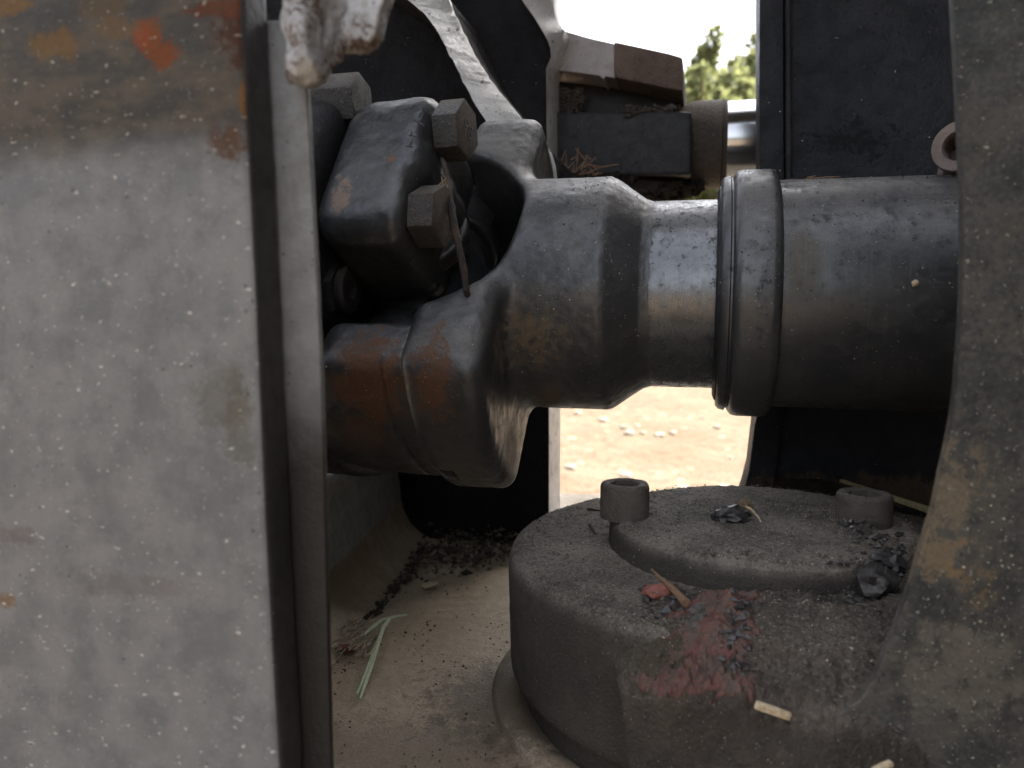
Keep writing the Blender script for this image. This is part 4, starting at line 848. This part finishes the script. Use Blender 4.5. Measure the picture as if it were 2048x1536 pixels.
for k, (x0, y0, x1, y1) in enumerate([(1180, 1050, 1192, 1068), (1175, 1018, 1206, 1022)]):
    p0, p1 = atz(x0, y0, DZ+.001), atz(x1, y1, DZ+.001); tag(mesh_obj('twig', *tube([p0, p1], [.0009, .0004], 6), M_crumb), ['short dark twig standing on the cover below the left cap screw', 'short dark twig lying on the cover behind the left cap screw'][k], 'twig')
def chip(px, py, z, L, W, H, ang, label, mat=M_chip, tilt=.1):
    c = atz(px, py, z); d = Vector((math.cos(ang), math.sin(ang), tilt)).normalized(); e = Vector((-math.sin(ang), math.cos(ang), 0)); u = d.cross(e)
    v, f_ = prism([c-d*L-e*W, c+d*L*.95-e*W*.8, c+d*L*1.05+e*W*.6, c+d*L*.2+e*W, c-d*L*.9+e*W*1.05], u*H, H*.18, 1)
    return tag(mesh_obj('wood_chip', v, f_, mat, sharp=30), label, 'wood chip')
_rc = onp(1540, 1432, RP0, n14)
c = chip(1542, 1428, _rc.z+.004, .0062, .0013, .0026, math.radians(-4), 'pale split wood chip on the dirty rim below the grease crust', tilt=-.33)
chip(860, 1171, -.192, .0060, .0032, .0012, .5, 'flat pale square wood chip beside the dark debris heap')
chip(1468, 1118, DZ+.011, .0026, .0014, .0010, .3, 'tiny pale wood chip on the front edge of the raised plate')
chip(1432, 1138, DZ+.0085, .0024, .0005, .0004, .4, 'thin pale splinter on the grit below the raised plate')
chip(1765, 1540, _rc.z-.002, .004, .0014, .0015, .5, 'small tan wood chip on the curved plate rim')
# forked green needle on the floor plate
zf = -.1935
def gp3(l, dz=.0): return [atz(x, y, zf+z) for x, y, z in l]
n1p = gp3([(814, 1230, .006), (790, 1234, .0065), (762, 1242, .0055), (742, 1258, .0045), (722, 1275, .003)]); n2p = gp3([(780, 1237, .006), (766, 1255, .005), (752, 1300, .004), (738, 1345, .003), (720, 1398, .001)]); n3p = gp3([(766, 1254, .005), (748, 1300, .004), (732, 1345, .003), (714, 1388, .001)])
tag(mesh_obj('pine_needle', *merge(tube(n1p, [.0007, .0012, .0015, .0013, .0008], 6), tube(n2p, [.0010, .0013, .0013, .0012, .0007], 6), tube(n3p, [.0008, .0010, .0010, .0007], 6)), M_needle), 'forked pale green needle lying on the beige floor plate', 'pine needle')
# shreds of dry bark and straw against the low wall
sh = []
for k in range(70):
    p = atz(random.uniform(655, 735), random.uniform(1245, 1320), zf+random.uniform(.0, .004)); a = random.uniform(.6, 1.5); L = random.uniform(.004, .014)
    sh.append(tube([p, p+Vector((math.cos(a)*L*.5, math.sin(a)*L*.5, random.uniform(0, .002))), p+Vector((math.cos(a+.3)*L, math.sin(a+.3)*L, random.uniform(-.001, .003)))], [.0004, .0006, .0003], 5))
tag(mesh_obj('straw_shreds', *merge(*sh), M_shred), 'dry straw and bark shreds heaped against the low wall beside the green needle', 'litter', kind='stuff')
c = atz(697, 1302, zf); lump('bark_piece', c+Vector((0, 0, .0015)), .0042, 31, M_red, 'reddish bark piece among the straw shreds by the low wall', 'bark', .5, 3, .4, (1.7, .8, 1))
# leaf litter caught under the lug
lt = []
for k in range(26):
    p = at(random.uniform(1112, 1205), random.uniform(318, 352), .60); a = random.uniform(0, 3.1); L = random.uniform(.004, .014); lt.append(tube([p, p+Vector((math.cos(a)*L, random.uniform(-.003, .003), math.sin(a)*L))], [.0007, .0004], 5))
tag(mesh_obj('leaf_litter', *merge(*lt), M_twig), 'dry leaf and stalk litter lodged behind the yoke under the cylinder rod end', 'litter', kind='stuff')
P = np.array([at(x, y, .655) for x, y in zip(RNG.uniform(1105, 1165, 260), RNG.uniform(178, 232, 260))]); P2 = np.array([at(x, y, .628) for x, y in zip(RNG.uniform(1255, 1350, 160), RNG.normal(219, 4, 160))])
crumbs('dried_soil', np.concatenate([P, P2]), RNG.uniform(.001, .0034, 420), M_grit, 'brown dried soil crumbs packed between the lug and the rod end', 'soil')
c = at(1770, 578, .343); 
hh = math.sqrt(1)
o = lump('bark_flake', swh(.0165, .0583*math.cos(.07), .0583*math.sin(.07)), .0016, 41, M_chip, 'pale flake stuck to the middle of the shaft tube', 'flake', 1.0, 2, .3)
